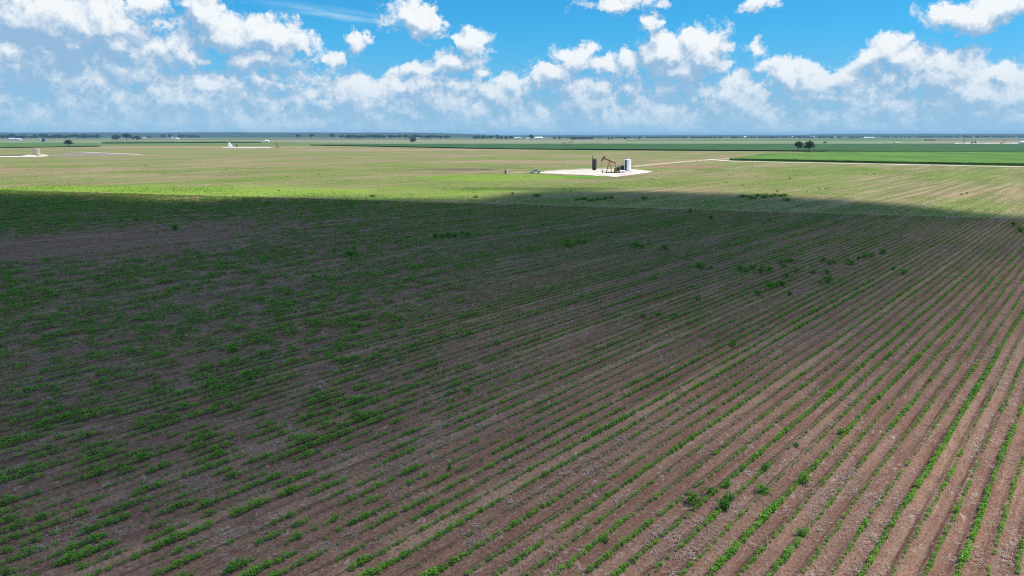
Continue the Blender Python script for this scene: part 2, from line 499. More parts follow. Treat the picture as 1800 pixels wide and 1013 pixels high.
def far_land_material():
    m_ = bpy.data.materials.new('far_farmland')
    m_.use_nodes = True
    k = NT(m_.node_tree)
    b = m_.node_tree.nodes['Principled BSDF']
    b.inputs['Roughness'].default_value = 0.95
    b.inputs['Specular IOR Level'].default_value = 0.05
    co = k.n('ShaderNodeTexCoord').outputs['Object']
    rot = k.v('MULTIPLY', co, (0.0011, 0.0022, 0))
    vo = k.n('ShaderNodeTexVoronoi', feature='F1', distance='CHEBYCHEV')
    k.put(vo.inputs['Vector'], rot); vo.inputs['Scale'].default_value = 1.0; vo.inputs['Randomness'].default_value = 0.8
    r, g, bb = k.xyz(vo.outputs['Color'])
    n4 = k.noise(co, 0.02, 5, 0.65)
    c = k.mix(k.ss(r, 0.45, 0.55), (0.13, 0.19, 0.055), (0.21, 0.18, 0.10))
    c = k.mix(k.m('MULTIPLY', k.ss(g, 0.6, 0.7), 0.8), c, (0.06, 0.13, 0.035))
    c = k.mix(k.m('MULTIPLY', k.ss(n4, 0.4, 0.7), 0.35), c, (0.10, 0.13, 0.05))
    k.put(b.inputs['Base Color'], c)
    return m_

M = {}
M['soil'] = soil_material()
M['stubble'] = stubble_material()
M['far_land'] = far_land_material()
M['caliche'] = mat('caliche', (0.66, 0.575, 0.50), 0.9, (0.36, 0.28, 0.20), 0.11, detail=9, lo=0.44, hi=0.72)
M['road_caliche'] = mat('road_caliche', (0.78, 0.71, 0.61), 0.9, (0.62, 0.54, 0.43), 0.1)
M['edge_soil'] = mat('trodden_edge_soil', (0.30, 0.215, 0.135), 0.95, (0.17, 0.155, 0.06), 0.3)
M['dirt_track'] = mat('dirt_track', (0.50, 0.42, 0.28), 0.95, (0.36, 0.29, 0.18), 0.25)
M['grey_soil'] = mat('grey_soil', (0.27, 0.215, 0.17), 0.95, (0.20, 0.17, 0.11), 0.05)
M['corn'] = crop_mat('corn_crop', (0.078, 0.170, 0.022), (0.135, 0.225, 0.036), (0.045, 0.115, 0.016))
M['dark_crop'] = crop_mat('dark_crop', (0.030, 0.088, 0.020), (0.062, 0.125, 0.028), (0.024, 0.066, 0.018))
M['mid_crop'] = crop_mat('mid_crop', (0.070, 0.145, 0.034), (0.115, 0.180, 0.048), (0.045, 0.100, 0.024))
M['pale_crop'] = mat('pale_crop', (0.16, 0.22, 0.075), 0.9, (0.20, 0.215, 0.10), 0.02)
M['tan_land'] = mat('tan_land', (0.29, 0.225, 0.155), 0.95, (0.23, 0.19, 0.12), 0.02)
M['forest'] = mat('forest_leaves', (0.018, 0.040, 0.014), 0.9, (0.032, 0.062, 0.02), 0.05)
M['bark'] = mat('bark', (0.10, 0.075, 0.055), 0.9, (0.05, 0.038, 0.03), 4.0, bump=0.4)
M['crop_leaf'] = leaf_mat('crop_leaf', (0.070, 0.260, 0.012), (0.205, 0.410, 0.026), 0.34)
M['weed_leaf'] = leaf_mat('weed_leaf', (0.050, 0.195, 0.014), (0.150, 0.340, 0.022), 0.32, scale=3.0)
M['tree_leaf'] = leaf_mat('tree_leaf', (0.026, 0.062, 0.016), (0.048, 0.090, 0.022), 0.22, scale=0.6)
M['white_steel'] = mat('white_painted_steel', (0.86, 0.86, 0.85), 0.45, (0.76, 0.76, 0.75), 0.8, lo=0.5, hi=0.9)
M['beige_steel'] = mat('beige_painted_steel', (0.56, 0.47, 0.36), 0.55, (0.48, 0.39, 0.29), 0.8)
M['dark_steel'] = mat('dark_painted_steel', (0.030, 0.034, 0.045), 0.6, (0.055, 0.055, 0.065), 0.9)
M['blue_grey'] = mat('blue_grey_steel', (0.05, 0.075, 0.11), 0.5, (0.035, 0.05, 0.075), 2.0)
M['rust'] = mat('rusty_orange_paint', (0.34, 0.155, 0.042), 0.75, (0.20, 0.085, 0.028), 1.4)
M['ochre'] = mat('ochre_paint', (0.34, 0.20, 0.045), 0.65, (0.20, 0.105, 0.03), 1.5)
M['black'] = mat('black_iron', (0.02, 0.018, 0.018), 0.7, (0.04, 0.032, 0.03), 3.0)
M['teal'] = mat('dark_green_machine_paint', (0.010, 0.060, 0.050), 0.5, (0.018, 0.085, 0.070), 1.2)
M['galv'] = mat('galvanised_steel', (0.48, 0.50, 0.52), 0.45, (0.36, 0.38, 0.40), 3.0, metal=0.4)
M['silver'] = mat('silver_car_paint', (0.55, 0.57, 0.60), 0.3, (0.50, 0.52, 0.55), 0.5, metal=0.5, spec=0.6)
M['glass'] = mat('dark_window_glass', (0.02, 0.035, 0.04), 0.08, (0.025, 0.04, 0.045), 1.0, spec=0.8)
M['rubber'] = mat('tyre_rubber', (0.02, 0.02, 0.02), 0.9)
M['red'] = mat('red_paint', (0.45, 0.03, 0.03), 0.5)
M['roof_tin'] = mat('pale_tin_roof', (0.62, 0.65, 0.68), 0.4, (0.52, 0.55, 0.58), 0.3)
M['blue_steel'] = mat('blue_silo_steel', (0.07, 0.11, 0.26), 0.4, (0.05, 0.08, 0.20), 0.4)
M['wood'] = mat('weathered_wood', (0.22, 0.18, 0.13), 0.9, (0.15, 0.12, 0.09), 3.0)

# ------------------------------------------------------------------ the land
def sheet(name, pts, z, m_, kind='structure'):
    me = pydata(name, [(x, y, z) for x, y in pts], [tuple(range(len(pts)))])
    if me.polygons[0].normal.z < 0:
        me.flip_normals()
    return tag(link(name, me, m_), kind=kind)

def gp(*pts):
    return [G(a, b)[:2] for a, b in pts]

sheet('ground', [(-22000, -1500), (22000, -1500), (22000, 22000), (-22000, 22000)], -0.30, M['far_land'])

# edge track between the two near fields: a straight line on the ground
E0, E1 = G(700, 353.5), G(1800, 384.5)
slope = (E1[1] - E0[1]) / (E1[0] - E0[0])
def edge_y(x): return E0[1] + (x - E0[0]) * slope
def field_limits(c):
    """start and end along a row whose across-coordinate is c: ends at the edge track"""
    # point = c*PERP + s*ROW ; y = edge_y(x)
    s = (E0[1] + (c * PERP[0] - E0[0]) * slope - c * PERP[1]) / (ROW[1] - slope * ROW[0])
    return s

# near field: ridged rows
cs = np.arange(-330, 330) * SPACING
prof = [(-0.5, -0.085), (-0.36, -0.06), (-0.2, 0.015), (-0.07, 0.035), (0.1, 0.03), (0.24, -0.03), (0.36, -0.075)]
V, Fc = [], []
SEG = 26
for c in cs:
    for (o_, z_) in prof:
        cc = c + o_ * SPACING
        s1 = field_limits(cc)
        s0 = -150.0
        for j in range(SEG + 1):
            s = s0 + (s1 - s0) * (j / SEG)
            wv = 0.05 * math.sin(s * 0.11 + c * 0.7) + 0.04 * math.sin(s * 0.31 + c)
            V.append((cc * PERP[0] + s * ROW[0] + wv * PERP[0], cc * PERP[1] + s * ROW[1] + wv * PERP[1], z_ + random.uniform(-0.008, 0.008)))
nl = len(cs) * len(prof)
W1 = SEG + 1
for i in range(nl - 1):
    for j in range(SEG):
        a = i * W1 + j
        Fc.append((a, a + W1, a + W1 + 1, a + 1))
me = pydata('near_field', V, Fc)
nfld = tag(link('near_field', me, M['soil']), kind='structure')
if me.polygons[0].normal.z < 0: me.flip_normals()

# stubble field beyond the track
bx = [-900, 700]
sheet('stubble_field', [(-900, edge_y(-900) + 1.2), (900, edge_y(900) + 1.2), (1000, 700), (900, 1250), (-1200, 1250)], -0.06, M['stubble'])
sheet('edge_track', [(-420, edge_y(-420) - 1.0), (420, edge_y(420) - 1.0), (420, edge_y(420) + 1.3), (-420, edge_y(-420) + 1.3)], -0.05, M['edge_soil'])

# fields farther off, each a sheet of its own
sheet('grey_fallow_field', gp((84, 275.2), (140, 275), (205, 273.5), (248, 271.6), (160, 267.6), (138, 267.2), (100, 271)), -0.02, M['grey_soil'])
def strip(name, line, wid, z, m_):
    pts = [Vector((*p_, 0)) for p_ in line]
    L_, R_ = [], []
    for i, p_ in enumerate(pts):
        d = (pts[min(i + 1, len(pts) - 1)] - pts[max(i - 1, 0)]).normalized()
        nrm = Vector((-d.y, d.x, 0)) * wid / 2
        L_.append(p_ + nrm); R_.append(p_ - nrm)
    n = len(pts)
    me = pydata(name, [(q.x, q.y, z) for q in L_ + R_], [(i, i + 1, n + i + 1, n + i) for i in range(n - 1)])
    if me.polygons[0].normal.z < 0: me.flip_normals()
    return tag(link(name, me, m_), kind='structure')
strip('farm_track', gp((138, 267.3), (190, 269.2), (248, 272)), 6, -0.005, M['caliche'])
strip('farm_track', gp((0, 262), (60, 263), (130, 266)), 2.5, -0.005, M['dirt_track'])
strip('caliche_road', gp((1245, 280.6), (1290, 283.6), (1400, 285.8), (1600, 289.6), (1800, 293.4), (1990, 297)), 6.6, 0.01, M['road_caliche'])
strip('pad_access_track', gp((1108, 293), (1130, 291), (1180, 286.5), (1240, 281.5), (1300, 277.8), (1360, 275)), 8, 0.0, M['dirt_track'])
strip('pad_access_track', gp((1090, 294.5), (1040, 296), (1000, 297.8), (960, 300.5), (920, 303.0), (890, 305)), 4.0, 0.0, M['dirt_track'])

def blob_sheet(name, pts, z, m_, jag=0.6, sub=10):
    out = []
    n = len(pts)
    for i in range(n):
        a, b = Vector(pts[i]), Vector(pts[(i + 1) % n])
        for j in range(sub):
            p_ = a.lerp(b, j / sub)
            out.append((p_.x + random.uniform(-jag, jag), p_.y + random.uniform(-jag, jag) * 2))
    me = bpy.data.meshes.new(name)
    bm = bmesh.new()
    vs = [bm.verts.new((x, y, z)) for x, y in out]
    f = bm.faces.new(vs)
    bmesh.ops.triangulate(bm, faces=[f])
    bm.to_mesh(me); bm.free()
    if me.polygons[0].normal.z < 0: me.flip_normals()
    return tag(link(name, me, m_), kind='structure')
blob_sheet('well_pad', gp((940, 304.2), (985, 306.3), (1040, 308.6), (1085, 311.2), (1105, 308.2), (1135, 304.4), (1148, 301.6), (1125, 298.6), (1095, 297.0), (1045, 296.9), (1000, 298.8), (962, 301.2)), 0.02, M['caliche'], 0.5)
blob_sheet('well_pad', gp((-40, 276.3), (30, 276.4), (60, 276.2), (78, 275.4), (87, 274.4), (82, 272.2), (70, 271.6), (60, 272.6), (48, 272.0), (40, 273.8), (-40, 274.3)), 0.02, M['caliche'], 1.2)
blob_sheet('well_pad', gp((390, 260.2), (440, 260.6), (474, 260.2), (481, 258.2), (474, 258.9), (440, 259.0), (392, 258.9)), 0.02, M['caliche'], 1.0)
blob_sheet('well_pad', gp((1678, 252.8), (1790, 253.2), (1790, 251.2), (1678, 251.4)), 0.02, M['caliche'], 1.0)

def crop_block(name, pts, h, m_, label, cell, jag):
    """standing crop: a block with ragged top and sides"""
    poly = [Vector((a, b)) for a, b in pts]
    me = bpy.data.meshes.new(name)
    bm = bmesh.new()
    # ragged rim
    rim = []
    n = len(poly)
    for i in range(n):
        a, b = poly[i], poly[(i + 1) % n]
        q = max(1, int((b - a).length / cell))
        for j in range(q):
            p_ = a.lerp(b, j / q)
            rim.append(p_ + Vector((random.uniform(-jag, jag), random.uniform(-jag, jag))) * 0.4)
    top = [bm.verts.new((p_.x, p_.y, h + random.uniform(-jag, jag) * 0.35)) for p_ in rim]
    bot = [bm.verts.new((p_.x, p_.y, -0.2)) for p_ in rim]
    for i in range(len(rim)):
        j = (i + 1) % len(rim)
        bm.faces.new((bot[i], bot[j], top[j], top[i]))
    f = bm.faces.new(top)
    bmesh.ops.triangulate(bm, faces=[f], ngon_method='EAR_CLIP')
    bmesh.ops.recalc_face_normals(bm, faces=bm.faces)
    bm.to_mesh(me); bm.free()
    return tag(link(name, me, m_), label, 'crop', kind='stuff')

crop_block('corn_crop', gp((1282, 282.0), (1400, 284.2), (1600, 288.0), (1800, 291.8), (1990, 295.4), (1990, 272.5), (1800, 270.4), (1600, 269.2), (1460, 269.0), (1400, 271.8), (1340, 273.5)), 1.35, M['corn'], 'bright green standing crop behind the white road', 3.0, 0.9)
crop_block('dark_crop', gp((545, 255.6), (700, 258.6), (860, 262.2), (1000, 263.8), (1300, 265.0), (1500, 266.3), (1800, 269.0), (1990, 270.5), (1990, 254.2), (1700, 253.6), (1400, 254.8), (1000, 253.8), (700, 254.2)), 1.2, M['dark_crop'], 'dark green standing crop in a broad band behind the oil well', 7.0, 0.9)
crop_block('left_crop', gp((-120, 261.4), (0, 260.5), (100, 258.8), (176, 258.0), (170, 253.0), (100, 252), (-120, 252.4)), 1.3, M['mid_crop'], 'green standing crop behind the beige tanks', 7.0, 0.9)
crop_block('hedge_crop', gp((180, 252.4), (330, 251.2), (460, 250.8), (460, 250.2), (330, 250.0), (180, 250.2)), 1.4, M['dark_crop'], 'thin dark green crop strip behind the white tank', 10.0, 1.0)
sheet('pale_field', gp((-150, 252.3), (170, 252.6), (180, 250.0), (470, 249.9), (700, 253.6), (1000, 253.4), (1400, 254.2), (1700, 253.2), (1990, 253.6), (1990, 247.6), (1300, 247.5), (700, 247.6), (-150, 246.2)), -0.1, M['pale_crop'])
sheet('tan_field', gp((430, 248.8), (700, 249.4), (1100, 249.0), (1100, 246.8), (700, 246.6), (430, 246.8)), -0.05, M['tan_land'])
sheet('tan_field', gp((1600, 250.6), (1960, 250.6), (1960, 248.0), (1640, 248.0)), -0.05, M['tan_land'])

# low rolling hills on the skyline
def hill(name, y, x0, x1, hgt, seed, m_):
    n = 160
    xs = np.linspace(x0, x1, n)
    tt = np.linspace(0, 1, n)
    prof_ = hgt * (np.minimum(1, np.minimum(tt, 1 - tt) * 6)) ** 0.7 * (0.72 + 0.35 * fbm(xs / 1500 + seed, xs * 0 + seed, 4)) + 5 * fbm(xs / 140 + seed, xs * 0 + 3, 3)
    V = []
    for i in range(n):
        for (dy, f) in ((0, 0), (300, 0.45), (900, 0.9), (1400, 1.0), (2600, 0.0)):
            V.append((xs[i], y + dy, -0.6 + prof_[i] * f))
    F_ = [(i * 5 + j, (i + 1) * 5 + j, (i + 1) * 5 + j + 1, i * 5 + j + 1) for i in range(n - 1) for j in range(4)]
    me = pydata(name, V, F_)
    o = tag(link(name, me, m_), kind='structure')
    if me.polygons[0].normal.z < 0: me.flip_normals()
    return o
hill('wooded_hill', 5600, -6500, 200, 49, 1.3, M['forest'])
hill('wooded_hill', 6800, -1800, 4600, 20, 5.1, M['forest'])
hill('wooded_hill', 6000, 2600, 8000, 35, 8.2, M['forest'])

# ------------------------------------------------------------------ drifting cloud overhead whose shade lies on the field
far_edge = [G(a, b) for a, b in ((-300, 332), (0, 340), (150, 345), (300, 352), (360, 356), (450, 350), (560, 346), (640, 347), (760, 352), (850, 353), (905, 341), (1000, 337), (1200, 341), (1400, 347), (1560, 357), (1700, 371), (1800, 380), (2100, 408))]
fx = np.array([p_[0] for p_ in far_edge]); fy = np.array([p_[1] for p_ in far_edge])
o_ = np.argsort(fx); fx, fy = fx[o_], fy[o_]
def cloud_mesh(name, thick, x0, x1, y0, y1, cell, alt):
    nx, ny = int((x1 - x0) / cell) + 1, int((y1 - y0) / cell) + 1
    X, Y = np.meshgrid(np.linspace(x0, x1, nx), np.linspace(y0, y1, ny), indexing='ij')
    T = thick(X, Y)
    T[0, :] = T[-1, :] = 0; T[:, 0] = T[:, -1] = 0
    hx, hy = SUN_DIR.x / SUN_DIR.z, SUN_DIR.y / SUN_DIR.z
    bm = bmesh.new()
    top, bot = {}, {}
    zz = alt + 12 * fbm(X / 60, Y / 60, 3)
    for i in range(nx):
        for j in range(ny):
            z = zz[i, j] - 0.12 * T[i, j]
            bot[i, j] = bm.verts.new((X[i, j] + hx * z, Y[i, j] + hy * z, z))
            if T[i, j] > 0.01:
                z2 = z + T[i, j]
                top[i, j] = bm.verts.new((X[i, j] + hx * z2, Y[i, j] + hy * z2, z2))
            else:
                top[i, j] = bot[i, j]
    for i in range(nx - 1):
        for j in range(ny - 1):
            ks = [(i, j), (i + 1, j), (i + 1, j + 1), (i, j + 1)]
            if all(top[q] is bot[q] for q in ks):
                continue
            bm.faces.new([top[q] for q in ks])
            bm.faces.new([bot[q] for q in reversed(ks)])
    bmesh.ops.delete(bm, geom=[v_ for v_ in bm.verts if not v_.link_faces], context='VERTS')
    me = bpy.data.meshes.new(name)
    bm.to_mesh(me); bm.free()
    return me
def main_thick(X, Y):
    ye = np.interp(X, fx, fy) + 18 * (fbm(X / 25, Y / 25, 3) - 0.5)
    s1 = ye - Y
    s2 = (Y - 0.907 * X - 24.5) / 1.35 + 14 * (fbm(X / 22, Y / 22, 3) - 0.5)
    t = 80 * np.minimum(sstep(s1, -10, 20), sstep(s2, -20, 34)) * (0.85 + 0.5 * sstep(s2, 20, 70))
    t = t * (0.80 + 0.45 * fbm(X / 45 + 3, Y / 45, 3))
    return np.where(t < 0.4, 0, t) * sstep(X, -430, -380) * sstep(Y, -190, -140)
wx0, wy0, _ = G(720, 296); wx1, wy1, _ = G(890, 299)
def wisp_thick(X, Y):
    d = np.sqrt(((X - (wx0 + wx1) / 2) / 32) ** 2 + ((Y - (wy0 + wy1) / 2 + 4) / 18) ** 2) + 0.9 * (fbm(X / 14, Y / 14, 3) - 0.5)
    t = 22 * sstep(d, 1.0, 0.4)
    return np.where(t < 0.3, 0, t)
vx0, vy0, _ = G(770, 332); vx1, vy1, _ = G(1130, 332)
def wisp2_thick(X, Y):
    d = np.sqrt(((X - (vx0 + vx1) / 2) / 42) ** 2 + ((Y - vy0) / 9) ** 2) + 0.9 * (fbm(X / 12 + 7, Y / 12, 3) - 0.5)
    t = 22 * sstep(d, 1.0, 0.4)
    return np.where(t < 0.3, 0, t)
cm = bpy.data.materials.new('cloud_vapour')
cm.use_nodes = True
cm.node_tree.nodes.clear()
k = NT(cm.node_tree)
pv = k.n('ShaderNodeVolumePrincipled')
pv.inputs['Color'].default_value = (0.95, 0.95, 0.96, 1)
pv.inputs['Density'].default_value = 0.034
co_ = k.n('ShaderNodeOutputMaterial')
cm.node_tree.links.new(pv.outputs[0], co_.inputs['Volume'])
for nm, th, ext, cell in (('cloud', main_thick, (-440, 330, -200, 300), 6.0), ('cloud', wisp_thick, (wx0 - 30, wx1 + 30, wy0 - 50, wy1 + 50), 4.0), ('cloud', wisp2_thick, (vx0 - 20, vx1 + 20, vy0 - 25, vy0 + 25), 3.0)):
    tag(link(nm, cloud_mesh(nm, th, *ext, cell, 900.0), cm), kind='structure')

# ------------------------------------------------------------------ crop plants in rows
def leaf_quad(mb, base, dirv, up, ln, wd, droop=0.25):
    side = dirv.cross(up).normalized() * wd / 2
    mid = base + dirv * ln * 0.5 + up * ln * 0.06
    tip = base + dirv * ln - up * ln * droop
    mb.add([base, mid - side, tip, mid + side], [(0, 1, 2), (0, 2, 3)])

def plant_mesh(name, n, rad, hgt, leaf, seed):
    r_ = random.Random(seed)
    mb = MB()
    mb.tube((0, 0, -0.03), (r_.uniform(-.02, .02), r_.uniform(-.02, .02), hgt * 0.8), 0.008, 0.004, 3, False)
    for i in range(n):
        a = i * 2.399 + r_.uniform(-.5, .5)
        t = (i + 0.5) / n
        z = hgt * (0.25 + 0.75 * t) * r_.uniform(0.85, 1.1)
        rr = rad * (1 - 0.65 * t * t) * r_.uniform(0.35, 0.8)
        b = Vector((math.cos(a) * rr * 0.55, math.sin(a) * rr * 0.55, z))
        tilt = r_.uniform(-0.1, 0.55)
        d = Vector((math.cos(a) * math.cos(tilt), math.sin(a) * math.cos(tilt), math.sin(tilt)))
        up = Vector((r_.uniform(-.4, .4), r_.uniform(-.4, .4), 1)).normalized()
        leaf_quad(mb, b, d, up, leaf * r_.uniform(0.8, 1.25), leaf * r_.uniform(0.75, 1.05))
    me = pydata(name, mb.V, mb.F)
    return me

src = bpy.data.collections.new('plant_sources')
crop_meshes = []
for i in range(5):
    me = plant_mesh('crop_plant', 18 + 2 * i, 0.19, 0.27, 0.105, 30 + i)
    me.materials.append(M['crop_leaf'])
    crop_meshes.append(me)
    o = bpy.data.objects.new('plant_source_%d' % i, me)
    src.objects.link(o)

HALF = 0.5 * 1.06
def in_view(x, y, m_=1.06):
    # inside the camera's wedge, with a margin for a step to the side
    u = x / np.maximum(CP * y + SP * CAM_H, 1e-3) * FPX
    return (np.abs(u) < 900 * m_ + 2500 / np.maximum(y, 5)) & (y > 20)

def pix(x, y):
    dep = y * CP + SP * CAM_H
    return 900 + FPX * x / dep, 506.5 + FPX * (CAM_H * CP - y * SP) / dep

pts = []
step = 0.21
rr_ = np.random.default_rng(5)
for ci, c in enumerate(cs):
    s1 = field_limits(c) - 2.0
    s = np.arange(-60, s1, step)
    if len(s) < 2: continue
    s = s + rr_.uniform(-0.07, 0.07, len(s))
    lat = rr_.normal(0, 0.025, len(s))
    wv = 0.05 * np.sin(s * 0.11 + c * 0.7) + 0.04 * np.sin(s * 0.31 + c)
    x = (c + lat + wv) * PERP[0] + s * ROW[0]
    y = (c + lat + wv) * PERP[1] + s * ROW[1]
    ok = in_view(x, y)
    if not ok.any(): continue
    x, y, s = x[ok], y[ok], s[ok]
    px, py = pix(x, y)
    rowv = rr_.random() - 0.5                                 # vigour of the row
    run = fbm(np.full_like(s, ci * 3.7), s / 1.2, 3)          # plants stand in runs along the row
    long_ = fbm(np.full_like(s, ci * 1.9 + 50), s / 7.0, 3)
    strip_ = fbm(c / 3.2 + 40 + 0 * s, s / 13.0, 4)           # planter passes: good and poor strips along the rows
    broad = fbm(x / 40 + 9, y / 40 + 4, 3)
    left = sstep(x / np.maximum(y, 1.0), 0.10, -0.32)                       # to the left the stand breaks up into clumps
    vig = 0.5 + 0.03 * left + 0.42 * rowv * (1 - 0.4 * left) + 0.75 * (long_ - 0.5) + (0.55 + 1.55 * left) * (run - 0.5) + (0.35 + 0.10 * left) * (strip_ - 0.5)
    p_ = 0.95 - 0.10 * left + (0.75 + 0.55 * left) * (vig - 0.5) + 0.3 * (broad - 0.5)
    # the bare purple-brown strip on the left, and the greener far margin
    d1_ = ((px - 170) / 330) ** 2 + ((py - (428 - 0.085 * (px - 170))) / 26) ** 2
    bare = np.exp(-d1_ * 0.9)
    p_ = p_ - 1.5 * bare
    far = sstep(y, 120, 200)
    p_ = p_ + 0.35 * far
    keep = rr_.random(len(s)) < np.clip(p_, 0.015, 0.98)
    size = 0.34 + 0.98 * np.clip(vig, 0, 1.1) ** 1.25 + 0.12 * left * np.clip(vig, 0, 1)
    size = size * rr_.uniform(0.72, 1.22, len(s)) * (1 - 0.45 * bare)
    size = size * (1 - 0.05 * far)
    x, y, s, size = x[keep], y[keep], s[keep], size[keep]
    pts.append(np.stack([x, y, size], 1))
pts = np.concatenate(pts)
PX, PY = pix(pts[:, 0], pts[:, 1])

def scatter(name, arr, nvar, label, cat, coll, z=0.03):
    n = len(arr)
    me = bpy.data.meshes.new(name)
    me.vertices.add(n)
    co = np.zeros((n, 3), np.float32)
    co[:, :2] = arr[:, :2]; co[:, 2] = z
    me.vertices.foreach_set('co', co.ravel())
    a = me.attributes.new('plant_scale', 'FLOAT', 'POINT'); a.data.foreach_set('value', arr[:, 2].astype(np.float32))
    rot = np.zeros((n, 3), np.float32); rot[:, 2] = rng.uniform(0, 6.283, n); rot[:, :2] = rng.normal(0, 0.10, (n, 2))
    a = me.attributes.new('plant_rot', 'FLOAT_VECTOR', 'POINT'); a.data.foreach_set('vector', rot.ravel())
    a = me.attributes.new('plant_kind', 'INT', 'POINT'); a.data.foreach_set('value', rng.integers(0, nvar, n).astype(np.int32))
    me.update()
    o = link(name, me)
    g = bpy.data.node_groups.new(name + '_nodes', 'GeometryNodeTree')
    g.interface.new_socket('Geometry', in_out='INPUT', socket_type='NodeSocketGeometry')
    g.interface.new_socket('Geometry', in_out='OUTPUT', socket_type='NodeSocketGeometry')
    N = g.nodes.new; L = g.links.new
    gi, go = N('NodeGroupInput'), N('NodeGroupOutput')
    ci = N('GeometryNodeCollectionInfo'); ci.inputs['Collection'].default_value = coll
    ci.inputs['Separate Children'].default_value = True; ci.inputs['Reset Children'].default_value = True
    ip = N('GeometryNodeInstanceOnPoints'); ip.inputs['Pick Instance'].default_value = True
    def attr(nm, dt):
        q = N('GeometryNodeInputNamedAttribute'); q.data_type = dt; q.inputs['Name'].default_value = nm
        return q.outputs['Attribute']
    er = N('FunctionNodeEulerToRotation'); L(attr('plant_rot', 'FLOAT_VECTOR'), er.inputs[0])
    L(gi.outputs[0], ip.inputs['Points']); L(ci.outputs[0], ip.inputs['Instance'])
    L(attr('plant_kind', 'INT'), ip.inputs['Instance Index']); L(er.outputs[0], ip.inputs['Rotation'])
    L(attr('plant_scale', 'FLOAT'), ip.inputs['Scale'])
    L(ip.outputs[0], go.inputs[0])
    md = o.modifiers.new('scatter', 'NODES'); md.node_group = g
    return tag(o, label, cat, kind='stuff')

# the 300 largest in the picture are objects of their own
inside = (PX > 8) & (PX < 1792) & (PY < 1008)
scale_seen = np.where(inside, pts[:, 2] / pts[:, 1], 0)
near_i = np.argsort(-scale_seen)[:300]
mask = np.ones(len(pts), bool); mask[near_i] = False
scatter('crop_plants', pts[mask], 5, 'young leafy green crop plants standing in long rows across the brown field', 'crop plants', src)
for q in near_i:
    x, y, sc = pts[q]
    o = bpy.data.objects.new('crop_plant', crop_meshes[random.randrange(5)])
    C.objects.link(o)
    o.location = (x, y, 0.03); o.scale = (sc, sc, sc); o.rotation_euler = (0, 0, random.uniform(0, 6.28))
    tag(o, 'sturdy leafy green crop plant in the nearest rows along the bottom edge', 'crop plant', 'largest crop plants in the nearest rows')

# straw and stalk litter left on the soil
straw = bpy.data.collections.new('litter_sources')
M['straw'] = mat('dry_straw', (0.46, 0.37, 0.31), 0.9, (0.31, 0.23, 0.185), 2.0)
for i in range(4):
    r_ = random.Random(400 + i)
    mb = MB()
    for j in range(16):
        a = r_.uniform(0, 6.28); l_ = r_.uniform(0.05, 0.16)
        c_ = Vector((r_.gauss(0, .24), r_.gauss(0, .24), 0.02 + r_.uniform(0, .03)))
        d_ = Vector((math.cos(a) * l_, math.sin(a) * l_, r_.uniform(-.02, .03)))
        sd = Vector((-math.sin(a), math.cos(a), 0)) * r_.uniform(.005, .010)
        mb.add([c_ - d_ - sd, c_ + d_ - sd, c_ + d_ + sd, c_ - d_ + sd], [(0, 1, 2, 3)])
    me = pydata('litter', mb.V, mb.F)
    me.materials.append(M['straw'])
    straw.objects.link(bpy.data.objects.new('litter_source_%d' % i, me))
lx = rr_.uniform(-110, 130, 240000); ly = 22 + 100 * rr_.random(240000) ** 1.3
lc, la = lx * PERP[0] + ly * PERP[1], lx * ROW[0] + ly * ROW[1]
lw = fbm(lc / 1.6 + 5, la / 7.0, 4)
lk = in_view(lx, ly) & (rr_.random(240000) < np.clip(0.06 + 1.2 * (lw - 0.56), 0.03, 0.35))
scatter('straw_litter', np.stack([lx[lk], ly[lk], rr_.uniform(0.6, 1.4, lk.sum())], 1), 4, 'pale straw and stalk litter strewn over the brown soil', 'straw', straw, -0.03)

# thin regrowth and stubble weeds in the sunlit field
small = bpy.data.collections.new('regrowth_sources')
for i in range(4):
    me = plant_mesh('regrowth', 9, 0.16, 0.16, 0.11, 90 + i)
    me.materials.append(M['crop_leaf'])
    small.objects.link(bpy.data.objects.new('regrowth_source_%d' % i, me))
gx_ = rr_.uniform(-330, 330, 380000); gy_ = rr_.uniform(130, 430, 380000)
cc_ = gx_ * PERP[0] + gy_ * PERP[1]
rowc = np.round(cc_ / SPACING) * SPACING + rr_.normal(0, 0.05, len(cc_))
ss_ = gx_ * ROW[0] + gy_ * ROW[1]
gx_, gy_ = rowc * PERP[0] + ss_ * ROW[0], rowc * PERP[1] + ss_ * ROW[1]
ok = in_view(gx_, gy_) & (gy_ > E0[1] + (gx_ - E0[0]) * slope + 2.5)
qx, qy = pix(gx_, gy_)
pad = ((qx > 935) & (qx < 1150) & (qy > 295.5) & (qy < 312)) | ((qx > 1085) & (qy < 294))
ok &= ~pad
dn = fbm(gx_ / 22 + 80, gy_ / 22, 4)
past = gy_ - (E0[1] + (gx_ - E0[0]) * slope)
near_e = sstep(past, 70, 5)
ok &= rr_.random(len(gx_)) < np.clip(0.14 + 1.7 * (dn - 0.5) + 0.25 * near_e, 0.0, 0.7)
sz = (rr_.uniform(0.6, 1.3, len(gx_)) * (1 + 0.35 * near_e))[ok]
scatter('regrowth_plants', np.stack([gx_[ok], gy_[ok], sz], 1), 4, 'sparse low green regrowth over the sunlit tan field', 'regrowth', small, -0.06)

